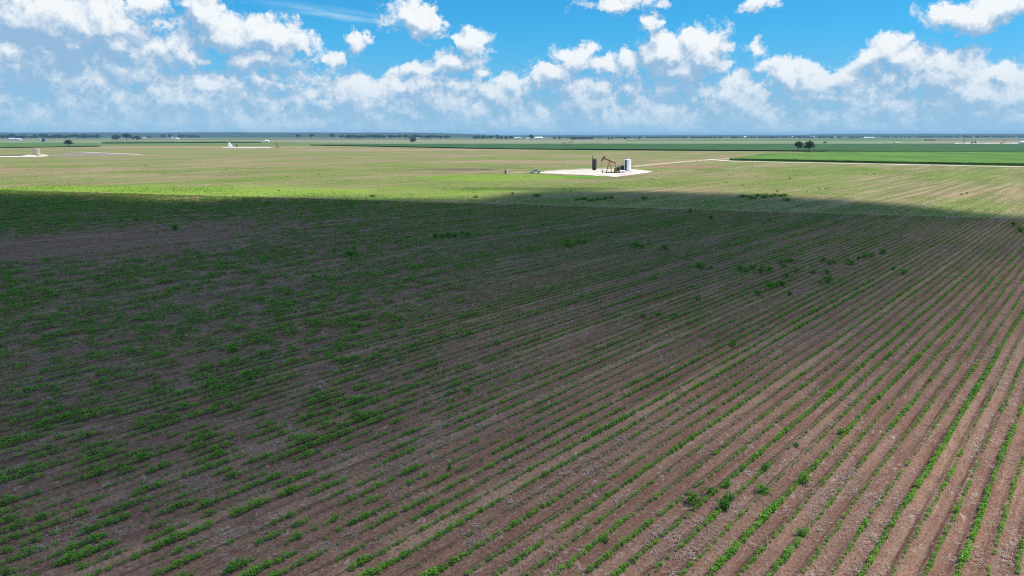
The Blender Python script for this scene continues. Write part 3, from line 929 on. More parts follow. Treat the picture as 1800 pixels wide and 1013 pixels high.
# ------------------------------------------------------------------ bushy weeds
def bush_mesh(name, n, rad, hgt, leaf, seed):
    r_ = random.Random(seed)
    mb = MB()
    for i in range(6):
        a = r_.uniform(0, 6.28); rr = rad * r_.uniform(0.3, 0.7)
        mb.tube((0, 0, -0.03), (math.cos(a) * rr, math.sin(a) * rr, hgt * r_.uniform(0.5, 0.85)), 0.018, 0.007, 4, False)
    cl = [(Vector((r_.gauss(0, rad * .42), r_.gauss(0, rad * .42), hgt * r_.uniform(0.25, 0.8))), r_.uniform(0.22, 0.42) * rad) for _ in range(11)]
    for i in range(n):
        c, cr = r_.choice(cl)
        d = Vector((r_.gauss(0, 1), r_.gauss(0, 1), r_.gauss(0.25, 0.8))).normalized()
        b = c + d * cr * r_.uniform(0.6, 1.1)
        b.z = max(b.z, 0.04)
        up = Vector((r_.uniform(-.6, .6), r_.uniform(-.6, .6), 1)).normalized()
        leaf_quad(mb, b, (d + Vector((0, 0, r_.uniform(-.3, .4)))).normalized(), up, leaf * r_.uniform(0.7, 1.3), leaf * r_.uniform(0.5, 0.8))
    me = pydata(name, mb.V, mb.F)
    me.materials.append(M['weed_leaf'])
    return me
bushes = [bush_mesh('weed', 170, 0.48, 0.72, 0.19, 200 + i) for i in range(4)]
def weed(px, py, sc, label, group=None):
    x, y, _ = G(px, py)
    o = bpy.data.objects.new('weed', bushes[random.randrange(4)])
    C.objects.link(o)
    sc *= 0.66 if py > 540 else (0.75 if py > 343 else 0.42)
    o.location = (x, y, 0.0); o.rotation_euler = (0, 0, random.uniform(0, 6.28)); o.scale = (sc, sc, sc * random.uniform(0.85, 1.1))
    if 343 < py < 358: o.scale = (sc * 1.5, sc * 1.5, sc * 0.62)
    tag(o, label, 'weed', group)
weed(1410, 849, 1.15, 'round bushy weed standing alone in its row at lower right')
weed(1339, 864, 1.10, 'dark bushy weed with yellow tips left of the lone round weed')
weed(1217, 885, 1.25, 'broad sprawling weed beside a thick crop row at bottom right of centre')
weed(1274, 897, 1.15, 'dark weed growing out of the thick crop row right of the sprawling weed')
weed(1283, 880, 0.95, 'weed just above the dark weed in the thick crop row')
weed(1246, 868, 0.8, 'small upright weed between two thick crop rows')
weed(1275, 856, 0.7, 'small bluish weed right of the upright one between thick crop rows')
weed(1343, 828, 0.9, 'leafy weed in the crop row above the yellow tipped weed')
weed(1478, 762, 0.75, 'small weed clump at the end of a short row, right side')
weed(1401, 786, 0.5, 'tiny weed sprig between rows above the round bushy weed')
weed(1408, 940, 0.7, 'small weed at the lower right edge of the shade, near the bottom')
weed(1065, 953, 0.6, 'small weed near the bottom edge right of centre')
weed(823, 687, 0.85, 'lone dark weed in the middle of the shaded field')
weed(790, 826, 0.5, 'small weed between thin rows left of centre near the bottom')
weed(873, 606, 0.95, 'single weed in the shaded field directly below the oil well')
weed(1130, 558, 1.1, 'leftmost of three weeds in a line in the shaded field')
weed(1157, 556, 1.15, 'middle one of three weeds in a line in the shaded field')
weed(1186, 558, 0.95, 'rightmost of three weeds in a line in the shaded field')
weed(1288, 608, 1.0, 'weed on its own just right of the shaded rows at mid height')
weed(1224, 528, 1.0, 'weed at the lower left corner of the scattered weed patch')
weed(1331, 519, 1.3, 'upright weed at the bottom of the scattered weed patch')
weed(1387, 520, 1.1, 'round weed below the large weed clump on the right')
weed(1455, 497, 1.8, 'large round weed right of the scattered weed patch')
PATCH = [(1237, 472), (1228, 470), (1250, 474), (1300, 475), (1311, 478), (1322, 474), (1335, 480), (1341, 474), (1352, 477), (1372, 464), (1383, 462), (1378, 470), (1390, 461), (1401, 478),
         (1447, 460), (1457, 465), (1466, 463), (1489, 461), (1496, 465), (1509, 457), (1519, 454), (1528, 451), (1553, 446), (1352, 508), (1361, 505), (1370, 500), (1376, 502), (1382, 488), (1430, 480), (1453, 481), (1571, 474), (1588, 482)]
for (a, b) in PATCH:
    weed(a, b, random.uniform(1.0, 1.6), 'bushy green weed in the scattered weed patch of the shaded field right of centre', 'weeds in the scattered patch')
FARW = [(765, 419), (776, 418), (788, 416), (800, 417), (812, 413), (822, 416), (998, 432), (1004, 434), (1016, 428), (1028, 427), (1117, 434), (1129, 436), (1168, 439), (612, 450), (617, 451), (1213, 374), (1250, 386)]
for (a, b) in FARW:
    weed(a, b, random.uniform(1.3, 2.1), 'dark green weed in the thin far line of weeds in the shade', 'weeds far back in the shaded field')
EDGE = [(1305, 347), (1314, 346), (1322, 349), (1331, 345), (1340, 348), (1348, 345), (1356, 347), (1364, 344), (1372, 346), (1380, 345), (1012, 352), (1026, 351), (1040, 353), (1052, 351), (1064, 350), (1075, 349), (1020, 339), (1004, 337), (1132, 350), (1384, 353), (943, 346), (901, 342), (838, 347), (656, 346)]
for (a, b) in EDGE:
    weed(a, b, random.uniform(1.6, 2.8), 'shaggy weed clump along the boundary where shade meets sunlit field', 'weeds along the shade boundary')
SUNW = [(1690, 343), (1699, 341), (1441, 334), (1452, 333), (1418, 338), (1366, 338), (1306, 327), (1330, 310), (1523, 307), (1537, 307), (1457, 331), (1277, 322), (1148, 316), (1163, 306), (1282, 309), (910, 288), (628, 297), (490, 336), (505, 311), (560, 308), (380, 288), (398, 300), (255, 292), (362, 271), (740, 283), (700, 281), (645, 285), (600, 287), (1322, 295), (1388, 315), (1165, 278), (1225, 284), (1640, 292), (1712, 292), (40, 373), (60, 371), (240, 389), (308, 405), (1780, 398), (1794, 408)]
for (a, b) in SUNW:
    weed(a, b, random.uniform(1.3, 2.3), 'small dark weed tuft dotted across the sunlit tan field' if b < 345 else 'dark weed tuft near the frame edge in the shaded field', 'weed tufts in the sunlit field' if b < 345 else 'weed tufts at the sides of the shade')

# ------------------------------------------------------------------ trees
def tree_proto(name, hgt, wid, trunk_h, seed, n=1700, leafs=0.85, stems=1):
    r_ = random.Random(seed)
    root = empty(name, (0, 0, 0))
    tb = MB()
    tops = []
    for s_ in range(stems):
        bx_ = (s_ - (stems - 1) / 2) * 0.9
        top_ = Vector((bx_ * 1.8 + r_.uniform(-.4, .4), r_.uniform(-.3, .3), hgt * 0.55))
        tb.tube((bx_, 0, -0.3), top_, 0.30 / stems ** .5, 0.16 / stems ** .5, 7)
        for i in range(6):
            a = r_.uniform(0, 6.28); t = r_.uniform(0.45, 1.0)
            st = Vector((bx_, 0, 0)).lerp(top_, t)
            en = Vector((math.cos(a) * wid * r_.uniform(.22, .40), math.sin(a) * wid * r_.uniform(.22, .40), hgt * r_.uniform(0.6, 0.85)))
            tb.tube(st, en, 0.10, 0.04, 5); tops.append(en)
    tb.build('trunk', M['bark'], root)
    cl = []
    for i in range(26):
        a = r_.uniform(0, 6.28); ph = r_.uniform(-0.25, 1.0)
        rr = wid / 2 * math.sqrt(max(0.05, 1 - ph * ph)) * r_.uniform(0.3, 0.92)
        z = trunk_h + (hgt - trunk_h) * (0.30 + 0.58 * ph)
        cl.append((Vector((math.cos(a) * rr, math.sin(a) * rr, max(z, trunk_h * 0.9))), wid * r_.uniform(0.09, 0.17)))
    cl += [(t_, wid * 0.13) for t_ in tops[:8]]
    mb = MB()
    for i in range(n):
        c, cr = r_.choice(cl)
        d = Vector((r_.gauss(0, 1), r_.gauss(0, 1), r_.gauss(0.2, 0.8))).normalized()
        b = c + Vector((d.x, d.y, d.z * 0.75)) * cr * r_.uniform(0.35, 1.1)
        up = Vector((r_.uniform(-.7, .7), r_.uniform(-.7, .7), 1)).normalized()
        leaf_quad(mb, b, Vector((d.x, d.y, d.z * .4)).normalized(), up, leafs * r_.uniform(0.7, 1.4), leafs * r_.uniform(0.6, 1.0))
    me = pydata('crown', mb.V, mb.F)
    link('crown', me, M['tree_leaf'], root)
    return root

protos = {
    'oak': tree_proto('oak_tree', 9.0, 9.0, 3.0, 1),
    'oak2': tree_proto('oak_tree', 9.0, 8.0, 2.2, 2, stems=2),
    'wide': tree_proto('oak_tree', 9.0, 13.0, 1.8, 3, n=2100),
    'tall': tree_proto('poplar_tree', 9.0, 6.0, 1.6, 4),
}
used = set()
def tree(kind, px, py, h_px, w_px, label, group=None):
    x, y, t = G(px, py)
    o = protos[kind]
    if kind in used: o = copy_tree(o)
    used.add(kind)
    dims = {'oak': (9, 9), 'oak2': (9, 8), 'wide': (9, 13), 'tall': (9, 6)}[kind]
    o.location = (x, y, -0.1)
    sw = w_px * t / dims[1]
    o.scale = (sw, sw, h_px * t / dims[0] * 1.06)
    o.rotation_euler = (0, 0, random.uniform(0, 6.28))
    tag(o, label, 'tree', group)
tree('oak', 1403, 267, 17, 15, 'left tree of the pair standing beyond the white road, lighter crown')
tree('oak2', 1422, 267, 17.5, 18, 'right tree of the pair beyond the white road, dark dense crown')
tree('oak2', 121, 257.5, 10.5, 14, 'small spreading tree standing alone on the green crop behind the beige tanks')
tree('wide', 726, 251.5, 8.5, 12, 'lone leaning dark tree on the green strip left of the centre')
tree('wide', 205, 247, 9, 16, 'leftmost of three dark trees in a clump far left')
tree('oak', 223, 247, 11, 18, 'tallest middle tree of the dark clump far left')
tree('wide', 240, 247, 7.5, 16, 'low right tree of the dark clump far left')
tree('oak', 525, 244.2, 7.5, 9.5, 'leftmost of three round dark trees spaced along the skyline')
tree('oak', 548, 243.8, 7.5, 9.5, 'middle one of three round dark trees spaced along the skyline')
tree('oak', 584, 244.4, 8.5, 9.5, 'rightmost of three round dark trees spaced along the skyline')
tree('tall', 287, 243.5, 6.5, 8, 'dark tree by the white sheds left of the long tree row')
tree('tall', 299, 243.5, 7.5, 6, 'narrow dark tree beside the white sheds far left')
tree('wide', 262, 243.0, 4.5, 9, 'low dark tree beside a pale shed far left')
tree('oak', 934, 246, 8.5, 9.5, 'round tree between two white barns above the oil well')
tree('tall', 975, 246.4, 6.0, 3.2, 'slim tree right of the white barns above the oil well')
tree('oak', 984, 246.4, 5.0, 5, 'small tree next to the slim tree above the oil well')
tree('wide', 1450, 252.6, 3.2, 6, 'tiny dark shrubby tree on the pale field right of the tree pair')
tree('oak', 1695, 243.2, 5, 6.5, 'dark far tree above the rusty stack at right')
tree('oak', 1718, 243.0, 4, 5, 'dark far tree above the grey tanks at right')
tree('wide', 1735, 242.8, 3.5, 11, 'broad far tree right of the grey tanks')
tree('oak', 1666, 242.6, 3, 4, 'small far tree left of the rusty stack')
tree('oak', 1758, 242.2, 2.6, 3, 'small far tree above the distant pumpjack')
tree('oak', 1493, 243.4, 3, 3.6, 'small far tree left of the long white shed')
tree('oak', 874, 243.5, 6, 7, 'taller tree at the right end of the dark tree belt')
ROWT = [(602 + i * 9.2 + random.uniform(-2, 2), random.uniform(5.2, 7.4), random.uniform(9, 14)) for i in range(21)]
for (a, h_, w_) in ROWT:
    tree(random.choice(['oak', 'wide', 'oak2']), a, 244.4, h_, w_, 'dark tree in the long tree belt on the skyline left of centre', 'trees of the long tree belt')
for i in range(9):
    tree(random.choice(['oak', 'wide']), 834 + i * 8 + random.uniform(-2, 2), 245.2, random.uniform(4.5, 6.5), random.uniform(8, 11), 'dark tree in the tree row beside the white barns above the oil well', 'trees by the white barns')
for i in range(6):
    tree(random.choice(['oak', 'wide']), 316 + i * 6.4, 243.2, random.uniform(4.8, 6.0), random.uniform(8, 10), 'dark tree in the short even tree row on the left skyline', 'trees of the short even row')
for i in range(22):
    tree(random.choice(['oak', 'wide', 'oak2', 'tall']), -6 + i * 8.6 + random.uniform(-3, 3), 245 - 0.02 * i, random.uniform(5.0, 9.0), random.uniform(9, 15), 'dark tree in the ragged wood at the far left edge', 'trees of the far left wood')
for i in range(9):
    tree(random.choice(['oak', 'wide']), 1006 + i * 4.2, 246, random.uniform(3.0, 4.8), random.uniform(5, 8), 'small dark tree in the low tree row right of the white barns', 'trees of the low row right of the barns')
for i in range(7):
    tree('oak', 1441 + i * 2.6, 242.6, random.uniform(2.6, 3.6), random.uniform(3.5, 5), 'far dark tree in the small clump on the right skyline', 'trees of the small right skyline clump')
for (a, b) in ((1076, 245.6), (1123, 245.6), (1100, 245), (1108, 245), (1098, 246), (1514, 242.5), (1558, 242.6), (1618, 242.8), (1628, 242.4), (1648, 242.9), (1655, 242.7), (1775, 243.2), (1070, 246)):
    tree('oak', a, b, random.uniform(2.2, 3.2), random.uniform(3, 5), 'tiny far dark tree dotted on the plain at right', 'tiny dotted trees at right')

# woods that read as one dark mass
def woods(name, y, x0, x1, n, hlo, hhi, depth, label, seed):
    r_ = random.Random(seed)
    mb = MB()
    ico = bmesh.new(); bmesh.ops.create_icosphere(ico, subdivisions=1, radius=1.0)
    iv = [v_.co.copy() for v_ in ico.verts]; ifc = [[q.index for q in f.verts] for f in ico.faces]
    ico.free()
    for i in range(n):
        x = r_.uniform(x0, x1); yy = y + r_.uniform(0, depth)
        gap = vnoise(np.array([x / 260.0 + seed]), np.array([yy / 500.0]))[0]
        if gap < 0.33: continue
        h_ = r_.uniform(hlo, hhi) * (0.6 + 0.6 * gap); wd = r_.uniform(5, 10)
        mb.add([(x + v_.x * wd * r_.uniform(.8, 1.2), yy + v_.y * wd, h_ * 0.5 + v_.z * h_ * 0.55 * r_.uniform(.85, 1.15)) for v_ in iv], ifc)
    me = pydata(name, mb.V, mb.F)
    return tag(link(name, me, M['forest']), label, 'wood', kind='stuff')
woods('far_woods', 4300, 300, 2200, 420, 8, 12, 1500, 'thin far woods along the skyline right of centre', 5)
woods('far_woods', 5200, 2000, 5200, 520, 12, 17, 1200, 'long thin far woods on the right skyline', 6)

# ------------------------------------------------------------------ oil well equipment
def pumpjack(rust, ochre, black):
    """beam along x, horsehead at -x; origin under the samson post"""
    root = empty('pumpjack', (0, 0, 0))
    b = MB()
    for sy in (-0.55, 0.55):
        b.bar((-2.0, sy, 0.22), (6.6, sy, 0.22), 0.28, 0.36)
    for x in (-1.9, 0, 1.8, 3.6, 5.2, 6.5):
        b.bar((x, -0.55, 0.22), (x, 0.55, 0.22), 0.24, 0.28)
    b.build('skid', black, root)
    top = Vector((0.1, 0, 6.15))
    for (x, y) in ((-1.35, -0.95), (-1.35, 0.95), (1.35, -0.95), (1.35, 0.95)):
        MB().bar((x, y * 0.75, 0.42), top + Vector((0.16 if x > 0 else -0.16, 0.13 if y > 0 else -0.13, 0)), 0.20, 0.20).build('samson_leg', rust, root)
    br = MB()
    for sy in (-1, 1):
        br.bar((-0.98, sy * 0.56, 2.0), (1.02, sy * 0.56, 2.0), 0.10, 0.10)
        br.bar((-0.62, sy * 0.42, 3.7), (0.72, sy * 0.42, 3.7), 0.09, 0.09)
    for sx in (-0.98, 1.02):
        br.bar((sx, -0.56, 2.0), (sx, 0.56, 2.0), 0.10, 0.10)
    br.build('brace', rust, root)
    MB().tube((0.1, -0.45, 6.3), (0.1, 0.45, 6.3), 0.17, n=10).build('saddle_bearing', black, root)
    tilt = R(22.5)
    Mx = Matrix.Rotation(tilt, 3, 'Y')
    piv = Vector((0.1, 0, 6.5))
    T = lambda x, z, y=0: piv + Mx @ Vector((x, y, z))
    beam = MB()
    beam.add([T(x, z, y) for x in (-3.5, 3.6) for (y, z) in ((-.19, -.32), (.19, -.32), (.19, .32), (-.19, .32))], [(0, 1, 2, 3), (7, 6, 5, 4), (0, 4, 5, 1), (1, 5, 6, 2), (2, 6, 7, 3), (3, 7, 4, 0)])
    beam.build('walking_beam', rust, root)
    pr = [(-3.3, 1.05), (-3.0, 1.25), (-2.75, 1.05), (-2.95, -0.35), (-3.25, -1.35), (-3.7, -2.15), (-3.98, -2.2), (-4.12, -1.6), (-4.17, -0.9), (-4.1, -0.2), (-3.9, 0.5), (-3.6, 0.95)]
    hh = MB()
    n = len(pr)
    hh.add([T(x, z, -0.28) for x, z in pr] + [T(x, z, 0.28) for x, z in pr], [(i, (i + 1) % n, n + (i + 1) % n, n + i) for i in range(n)] + [tuple(range(n)), tuple(range(2 * n - 1, n - 1, -1))])
    hh.build('horsehead', rust, root)
    hb = T(-4.14, -1.2)
    br = MB()
    for sy in (-0.12, 0.12):
        br.tube((hb.x, sy, hb.z - 0.2), (hb.x, sy, 3.4), 0.03, n=5)
    br.bar((hb.x, -0.25, 3.4), (hb.x, 0.25, 3.4), 0.12, 0.12)
    br.tube((hb.x, 0, 3.4), (hb.x, 0, 1.6), 0.025, n=5)
    br.build('bridle', black, root)
    eq = T(3.45, -0.35)
    eb = MB(); eb.bar((eq.x, -1.0, eq.z), (eq.x, 1.0, eq.z), 0.22, 0.22); eb.bar((eq.x, 0, eq.z - .1), (eq.x, 0, eq.z + .5), 0.3, 0.3)
    eb.build('equaliser', rust, root)
    crank_c = Vector((3.5, 0, 1.95))
    pin = crank_c + Vector((-0.15, 0, 1.0))
    for sy in (-0.95, 0.95):
        MB().bar((eq.x, sy, eq.z), (pin.x, sy, pin.z), 0.14, 0.14).build('pitman_arm', rust, root)
        ck = MB()
        ck.bar((pin.x, sy * 0.86, pin.z + .15), (crank_c.x + 0.35, sy * 0.86, crank_c.z - 1.25), 0.42, 0.16)
        ck.build('crank', ochre, root)
        MB().prism([(crank_c.x - .35, .75), (crank_c.x + .95, .62), (crank_c.x + 1.05, 1.35), (crank_c.x + .4, 1.75), (crank_c.x - .3, 1.6)], sy * 0.80 - .13 + (0.32 if sy > 0 else -0.32), sy * 0.80 + .13 + (0.32 if sy > 0 else -0.32)).build('counterweight', ochre, root)
    gb = MB(); gb.box((3.5, 0, 1.75), (1.5, 1.1, 1.3)); gb.box((3.5, 0, 0.75), (1.7, 1.2, 0.7)); gb.tube((3.5, -.95, 1.95), (3.5, .95, 1.95), 0.22, n=10)
    gb.build('gearbox', ochre, root)
    mo = MB(); mo.tube((5.4, -.55, 1.0), (5.4, .55, 1.0), 0.42, n=12); mo.box((5.4, 0, 0.5), (0.9, 0.9, 0.3))
    mo.build('motor', black, root)
    MB().prism([(3.3, 1.3), (3.3, 2.3), (5.6, 1.45), (5.75, 1.0), (5.4, 0.65)], 0.66, 0.82).build('belt_guard', ochre, root)
    ld = MB()
    for sy in (-0.2, 0.2):
        ld.bar((-1.62, sy, 0.3), (-0.24, sy, 5.9), 0.05, 0.05)
    for i in range(14):
        t = 0.05 + i / 14.5
        ld.bar((-1.62 + 1.38 * t, -.2, .3 + 5.6 * t), (-1.62 + 1.38 * t, .2, .3 + 5.6 * t), 0.035, 0.035)
    ld.build('ladder', black, root)
    return root

pjx, pjy, pjt = G(1070.5, 304.0)
pj = pumpjack(M['rust'], M['ochre'], M['black'])
pj.location = (pjx, pjy, 0.02)
pj.rotation_euler = (0, 0, R(-14))
pj.scale = (0.93, 0.93, 0.93)
tag(pj, 'rusty brown pumpjack with raised horsehead on the white well pad', 'pumpjack')
# wellhead under the horsehead
def wellhead(px, py, label):
    x, y, _ = G(px, py)
    r_ = empty('wellhead', (x, y, 0.02))
    b = MB(); b.lathe([(0.32, 0), (0.32, 0.1), (0.16, 0.12), (0.16, 0.55), (0.28, 0.57), (0.28, 0.68), (0.14, 0.7), (0.14, 1.25), (0.2, 1.27), (0.2, 1.38), (0.05, 1.4), (0.05, 1.8)], 12)
    b.build('casing', M['black'], r_)
    v = MB(); v.tube((-0.9, 0, 0.85), (0.9, 0, 0.85), 0.08, n=8); v.lathe([(0.16, -.02), (0.16, 0.02)], 10, (-0.6, 0, 1.1)); v.tube((-0.6, 0, .85), (-.6, 0, 1.1), .03, n=6); v.tube((.9, 0, .85), (.9, 0, 0), .07, n=8)
    v.build('valve_arm', M['galv'], r_)
    tag(r_, label, 'wellhead')
wh = pj.matrix_basis @ Vector((-4.3, 0, 0))
wellhead(1059.0, 304.6, 'small dark wellhead below the pumpjack horsehead')

def tank(name, px, py, h_, r_m, body, label, ladder=None, hatch=True, rot=0.0, base=None):
    x, y, t = G(px, py)
    r_ = empty(name, (x, y, 0.02), rot)
    b = MB(); b.lathe([(r_m, 0.12), (r_m, h_ * 0.33), (r_m + .03, h_ * 0.335), (r_m, h_ * .34), (r_m, h_ * .66), (r_m + .03, h_ * .665), (r_m, h_ * .67), (r_m, h_ - 0.05), (r_m + .05, h_ - 0.04), (r_m + .05, h_)], 40)
    b.build('shell', body, r_, True)
    rf = MB(); rf.lathe([(r_m, h_ + .002), (r_m * .5, h_ + .16), (0.05, h_ + 0.26)], 40); rf.build('roof', body, r_, True)
    bs = MB(); bs.lathe([(r_m + .14, 0), (r_m + .14, 0.14), (r_m - .1, .141)], 32); bs.build('base_ring', base or M['galv'], r_)
    if hatch:
        hb = MB(); hb.lathe([(0.28, h_ + .2), (0.28, h_ + .42), (0.05, h_ + .45)], 14, (r_m * .35, 0.2, 0)); hb.tube((-.3, -.5, h_ + .15), (-.3, -.5, h_ + .9), .06, n=7); hb.build('hatch', body, r_)
    if ladder:
        a = ladder
        ld = MB()
        ca, sa = math.cos(a), math.sin(a)
        for s_ in (-0.42, 0.42):
            bx_, by_ = ca * (r_m + .22) - sa * s_, sa * (r_m + .22) + ca * s_
            ld.bar((bx_, by_, 0.1), (bx_, by_, h_ + .6), 0.10, 0.10)
        for i in range(int(h_ / .3)):
            z = .3 + i * .3
            ld.bar((ca * (r_m + .22) + sa * .42, sa * (r_m + .22) - ca * .42, z), (ca * (r_m + .22) - sa * .42, sa * (r_m + .22) + ca * .42, z), 0.06, 0.06)
        ld.build('ladder', M['blue_grey'], r_)
        pn = MB()
        pn.box((0, 0, 0), (0.06, 0.86, h_ * .9), Matrix.Rotation(a, 3, 'Z'))
        pn.V = [(vx + ca * (r_m + .08), vy + sa * (r_m + .08), vz + h_ * .48) for vx, vy, vz in pn.V]
        pn.build('ladder_back_panel', M['blue_grey'], r_)
    tag(r_, label, 'tank')
    return r_
tank('storage_tank', 1102.7, 300.6, 5.9, 1.83, M['white_steel'], 'tall white storage tank with dark ladder on the well pad', ladder=R(232), base=M['blue_grey'])

# vertical heater treater with stack
x, y, t = G(1045, 299.4)
r_ = empty('heater_treater', (x, y, 0.02), R(-10))
b = MB(); b.lathe([(0.98, 0.35), (0.98, 5.6), (0.9, 5.85), (0.6, 6.1), (0.2, 6.2)], 28); b.build('vessel', M['dark_steel'], r_, True)
b = MB(); b.lathe([(1.05, 0), (1.05, .36), (0.9, .361)], 24); b.build('skirt', M['black'], r_)
b = MB(); b.tube((-1.15, -0.2, 0.4), (-1.15, -0.2, 7.6), 0.17, n=10); b.tube((-1.15, -.2, 7.6), (-1.15, -.2, 7.75), .26, n=10); b.tube((-1.15, -.2, .9), (-.5, -.2, .9), .17, n=8); b.tube((-1.15, -.2, 5.2), (-.7, -.1, 5.2), .08, n=6); b.build('flue_stack', M['black'], r_)
b = MB(); b.tube((-.15, -1.35, 0.95), (-.15, -.8, .95), 0.55, n=18); b.build('fire_tube_flange', M['black'], r_)
b = MB()
for s_ in (-.22, .22): b.bar((.55 + s_, -1.08, .2), (.55 + s_, -1.08, 6.0), .05, .05)
for i in range(18): b.bar((.33, -1.08, .4 + i * .31), (.77, -1.08, .4 + i * .31), .035, .035)
b.build('ladder', M['dark_steel'], r_)
b = MB(); b.tube((.97, -.1, 4.5), (1.4, -.1, 4.5), .07, n=7); b.tube((1.4, -.1, 4.5), (1.4, -.1, .2), .07, n=7); b.build('outlet_pipe', M['blue_grey'], r_)
tag(r_, 'tall dark grey vertical vessel with thin stack left of the pumpjack', 'vessel')

# engine and pump skid between pumpjack and tank
x, y, t = G(1090, 300.2)
r_ = empty('compressor_skid', (x, y, 0.02), R(-4))
b = MB(); b.box((0, 0, .16), (4.3, 1.9, .28)); b.build('skid', M['black'], r_)
b = MB(); b.prism([(0.15, .31), (2.0, .31), (2.0, 2.55), (1.9, 2.7), (0.25, 2.7), (0.15, 2.55)], -.85, .85); b.build('enclosure', M['teal'], r_)
b = MB()
for i in range(7): b.box((.45 + i * .22, -.87, 1.6), (.06, .05, 1.5))
b.build('louvre', M['black'], r_)
b = MB(); b.tube((-1.75, 0, 1.45), (-.05, 0, 1.45), .62, n=18); b.box((-.9, 0, .6), (1.5, 1.0, .6)); b.build('engine_block', M['teal'], r_)
b = MB(); b.lathe([(.72, -.1), (.72, .1)], 20); b.V = [(-1.85 + vz, vx, 1.35 + vy) for vx, vy, vz in b.V]; b.build('flywheel', M['black'], r_)
b = MB(); b.tube((-.7, .3, 2.0), (-.7, .3, 3.4), .09, n=8); b.tube((-.7, .3, 2.3), (-.7, .3, 2.9), .18, n=10); b.build('exhaust', M['galv'], r_)
b = MB()
for (x_, y_) in ((-2.1, -.95), (-.7, -.95), (2.1, .95), (.7, .95), (-.7, .95), (-2.1, .95)): b.bar((x_, y_, .3), (x_, y_, 3.1 if y_ > 0 else 1.3), .05, .05)
b.bar((-2.1, .95, 3.1), (2.1, .95, 3.1), .05, .05); b.bar((-2.1, .95, 2.2), (2.1, .95, 2.2), .05, .05)
b.build('handrail', M['galv'], r_)
tag(r_, 'dark green engine and compressor skid between pumpjack and white tank', 'compressor')

# low white tank with red valve near the skid
x, y, t = G(1094, 304.6)
r_ = empty('chemical_tank', (x, y, 0.02), R(-8))
b = MB(); b.tube((-1.3, 0, .85), (1.3, 0, .85), .58, n=18); b.tube((-1.45, 0, .85), (-1.3, 0, .85), .35, .58, n=18); b.tube((1.3, 0, .85), (1.45, 0, .85), .58, .35, n=18); b.build('vessel', M['white_steel'], r_, True)
for sx in (-.85, .85):
    MB().box((sx, 0, .18), (.22, .9, .36)).build('support', M['white_steel'], r_)
b = MB(); b.box((0.1, -.585, .9), (.75, .04, .3)); b.build('red_plate', M['red'], r_)
tag(r_, 'low white horizontal tank with red mark at the foot of the skid', 'tank')
# white drum behind wellhead
x, y, t = G(1061.3, 298.5)
r_ = empty('white_drum', (x, y, 0.02))
b = MB(); b.lathe([(.36, .0), (.36, .42), (.38, .44), (.36, .46), (.36, .9), (.38, .92), (.38, .98)], 16); b.build('drum_body', M['white_steel'], r_, True)
b = MB(); b.tube((.1, 0, .98), (.1, 0, 1.25), .06, n=8); b.build('spout', M['white_steel'], r_)
tag(r_, 'small white drum behind the wellhead on the pad', 'drum')

# sign pole with solar panel at the pad's back edge
x, y, t = G(1000.6, 298.0)
r_ = empty('solar_pole', (x, y, 0.0))
MB().tube((0, 0, -.2), (0, 0, 3.6), .06, n=8).build('pole', M['ochre'], r_)
b = MB(); b.box((-.75, 0, 3.3), (1.5, .08, .75), Matrix.Rotation(R(-25), 3, 'X')); b.build('panel', M['galv'], r_)
tag(r_, 'thin yellow pole with a pale panel behind the well pad', 'pole')

# small lattice tower on the left of the truck
x, y, t = G(890, 305.5)
r_ = empty('lattice_tower', (x, y, 0.0))
leg_top = Vector((0, 0, 4.4))
feet = [Vector((1.45 * math.cos(a), 1.45 * math.sin(a), -.05)) for a in (R(20), R(110), R(200), R(290))]
for f_ in feet:
    MB().bar(f_, leg_top + Vector((f_.x, f_.y, 0)) * .10, .09, .09).build('leg', M['galv'], r_)
b = MB()
for zf in (.25, .5, .72):
    ps = [f_.lerp(leg_top + Vector((f_.x, f_.y, 0)) * .10, zf) for f_ in feet]
    for i in range(4): b.bar(ps[i], ps[(i + 1) % 4], .05, .05)
    b.bar(ps[0], feet[1].lerp(leg_top, max(0, zf - .24)), .035, .035); b.bar(ps[2], feet[3].lerp(leg_top, max(0, zf - .24)), .035, .035)
b.build('brace', M['galv'], r_)
MB().tube((0, 0, 4.3), (0, 0, 5.6), .06, n=6).build('mast', M['galv'], r_)
b = MB(); b.lathe([(.02, 0), (.42, .05), (.42, .85), (.05, .9)], 14, (.5, -.3, 1.1)); b.build('white_vessel', M['white_steel'], r_, True)
b = MB(); b.box((-.45, 0.1, .8), (.7, .6, 1.5)); b.build('control_box', M['blue_grey'], r_)
tag(r_, 'small pale lattice tower with boxes left of the parked pickup', 'tower')

# thin marker posts behind the truck
for i, px in enumerate((926.5, 933, 944.5, 950.5, 971, 975)):
    x, y, t = G(px, 300.5 - i * 0.35)
    r_ = empty('marker_post', (x, y, -0.05))
    MB().tube((0, 0, -.1), (0, 0, 2.3), .03, n=6).build('post', M['galv'], r_)
    MB().box((0, 0, 2.3), (.14, .05, .22)).build('cap', M['white_steel'], r_)
    tag(r_, 'thin pale marker post in the grass behind the parked pickup', 'post', 'marker posts behind the pickup')

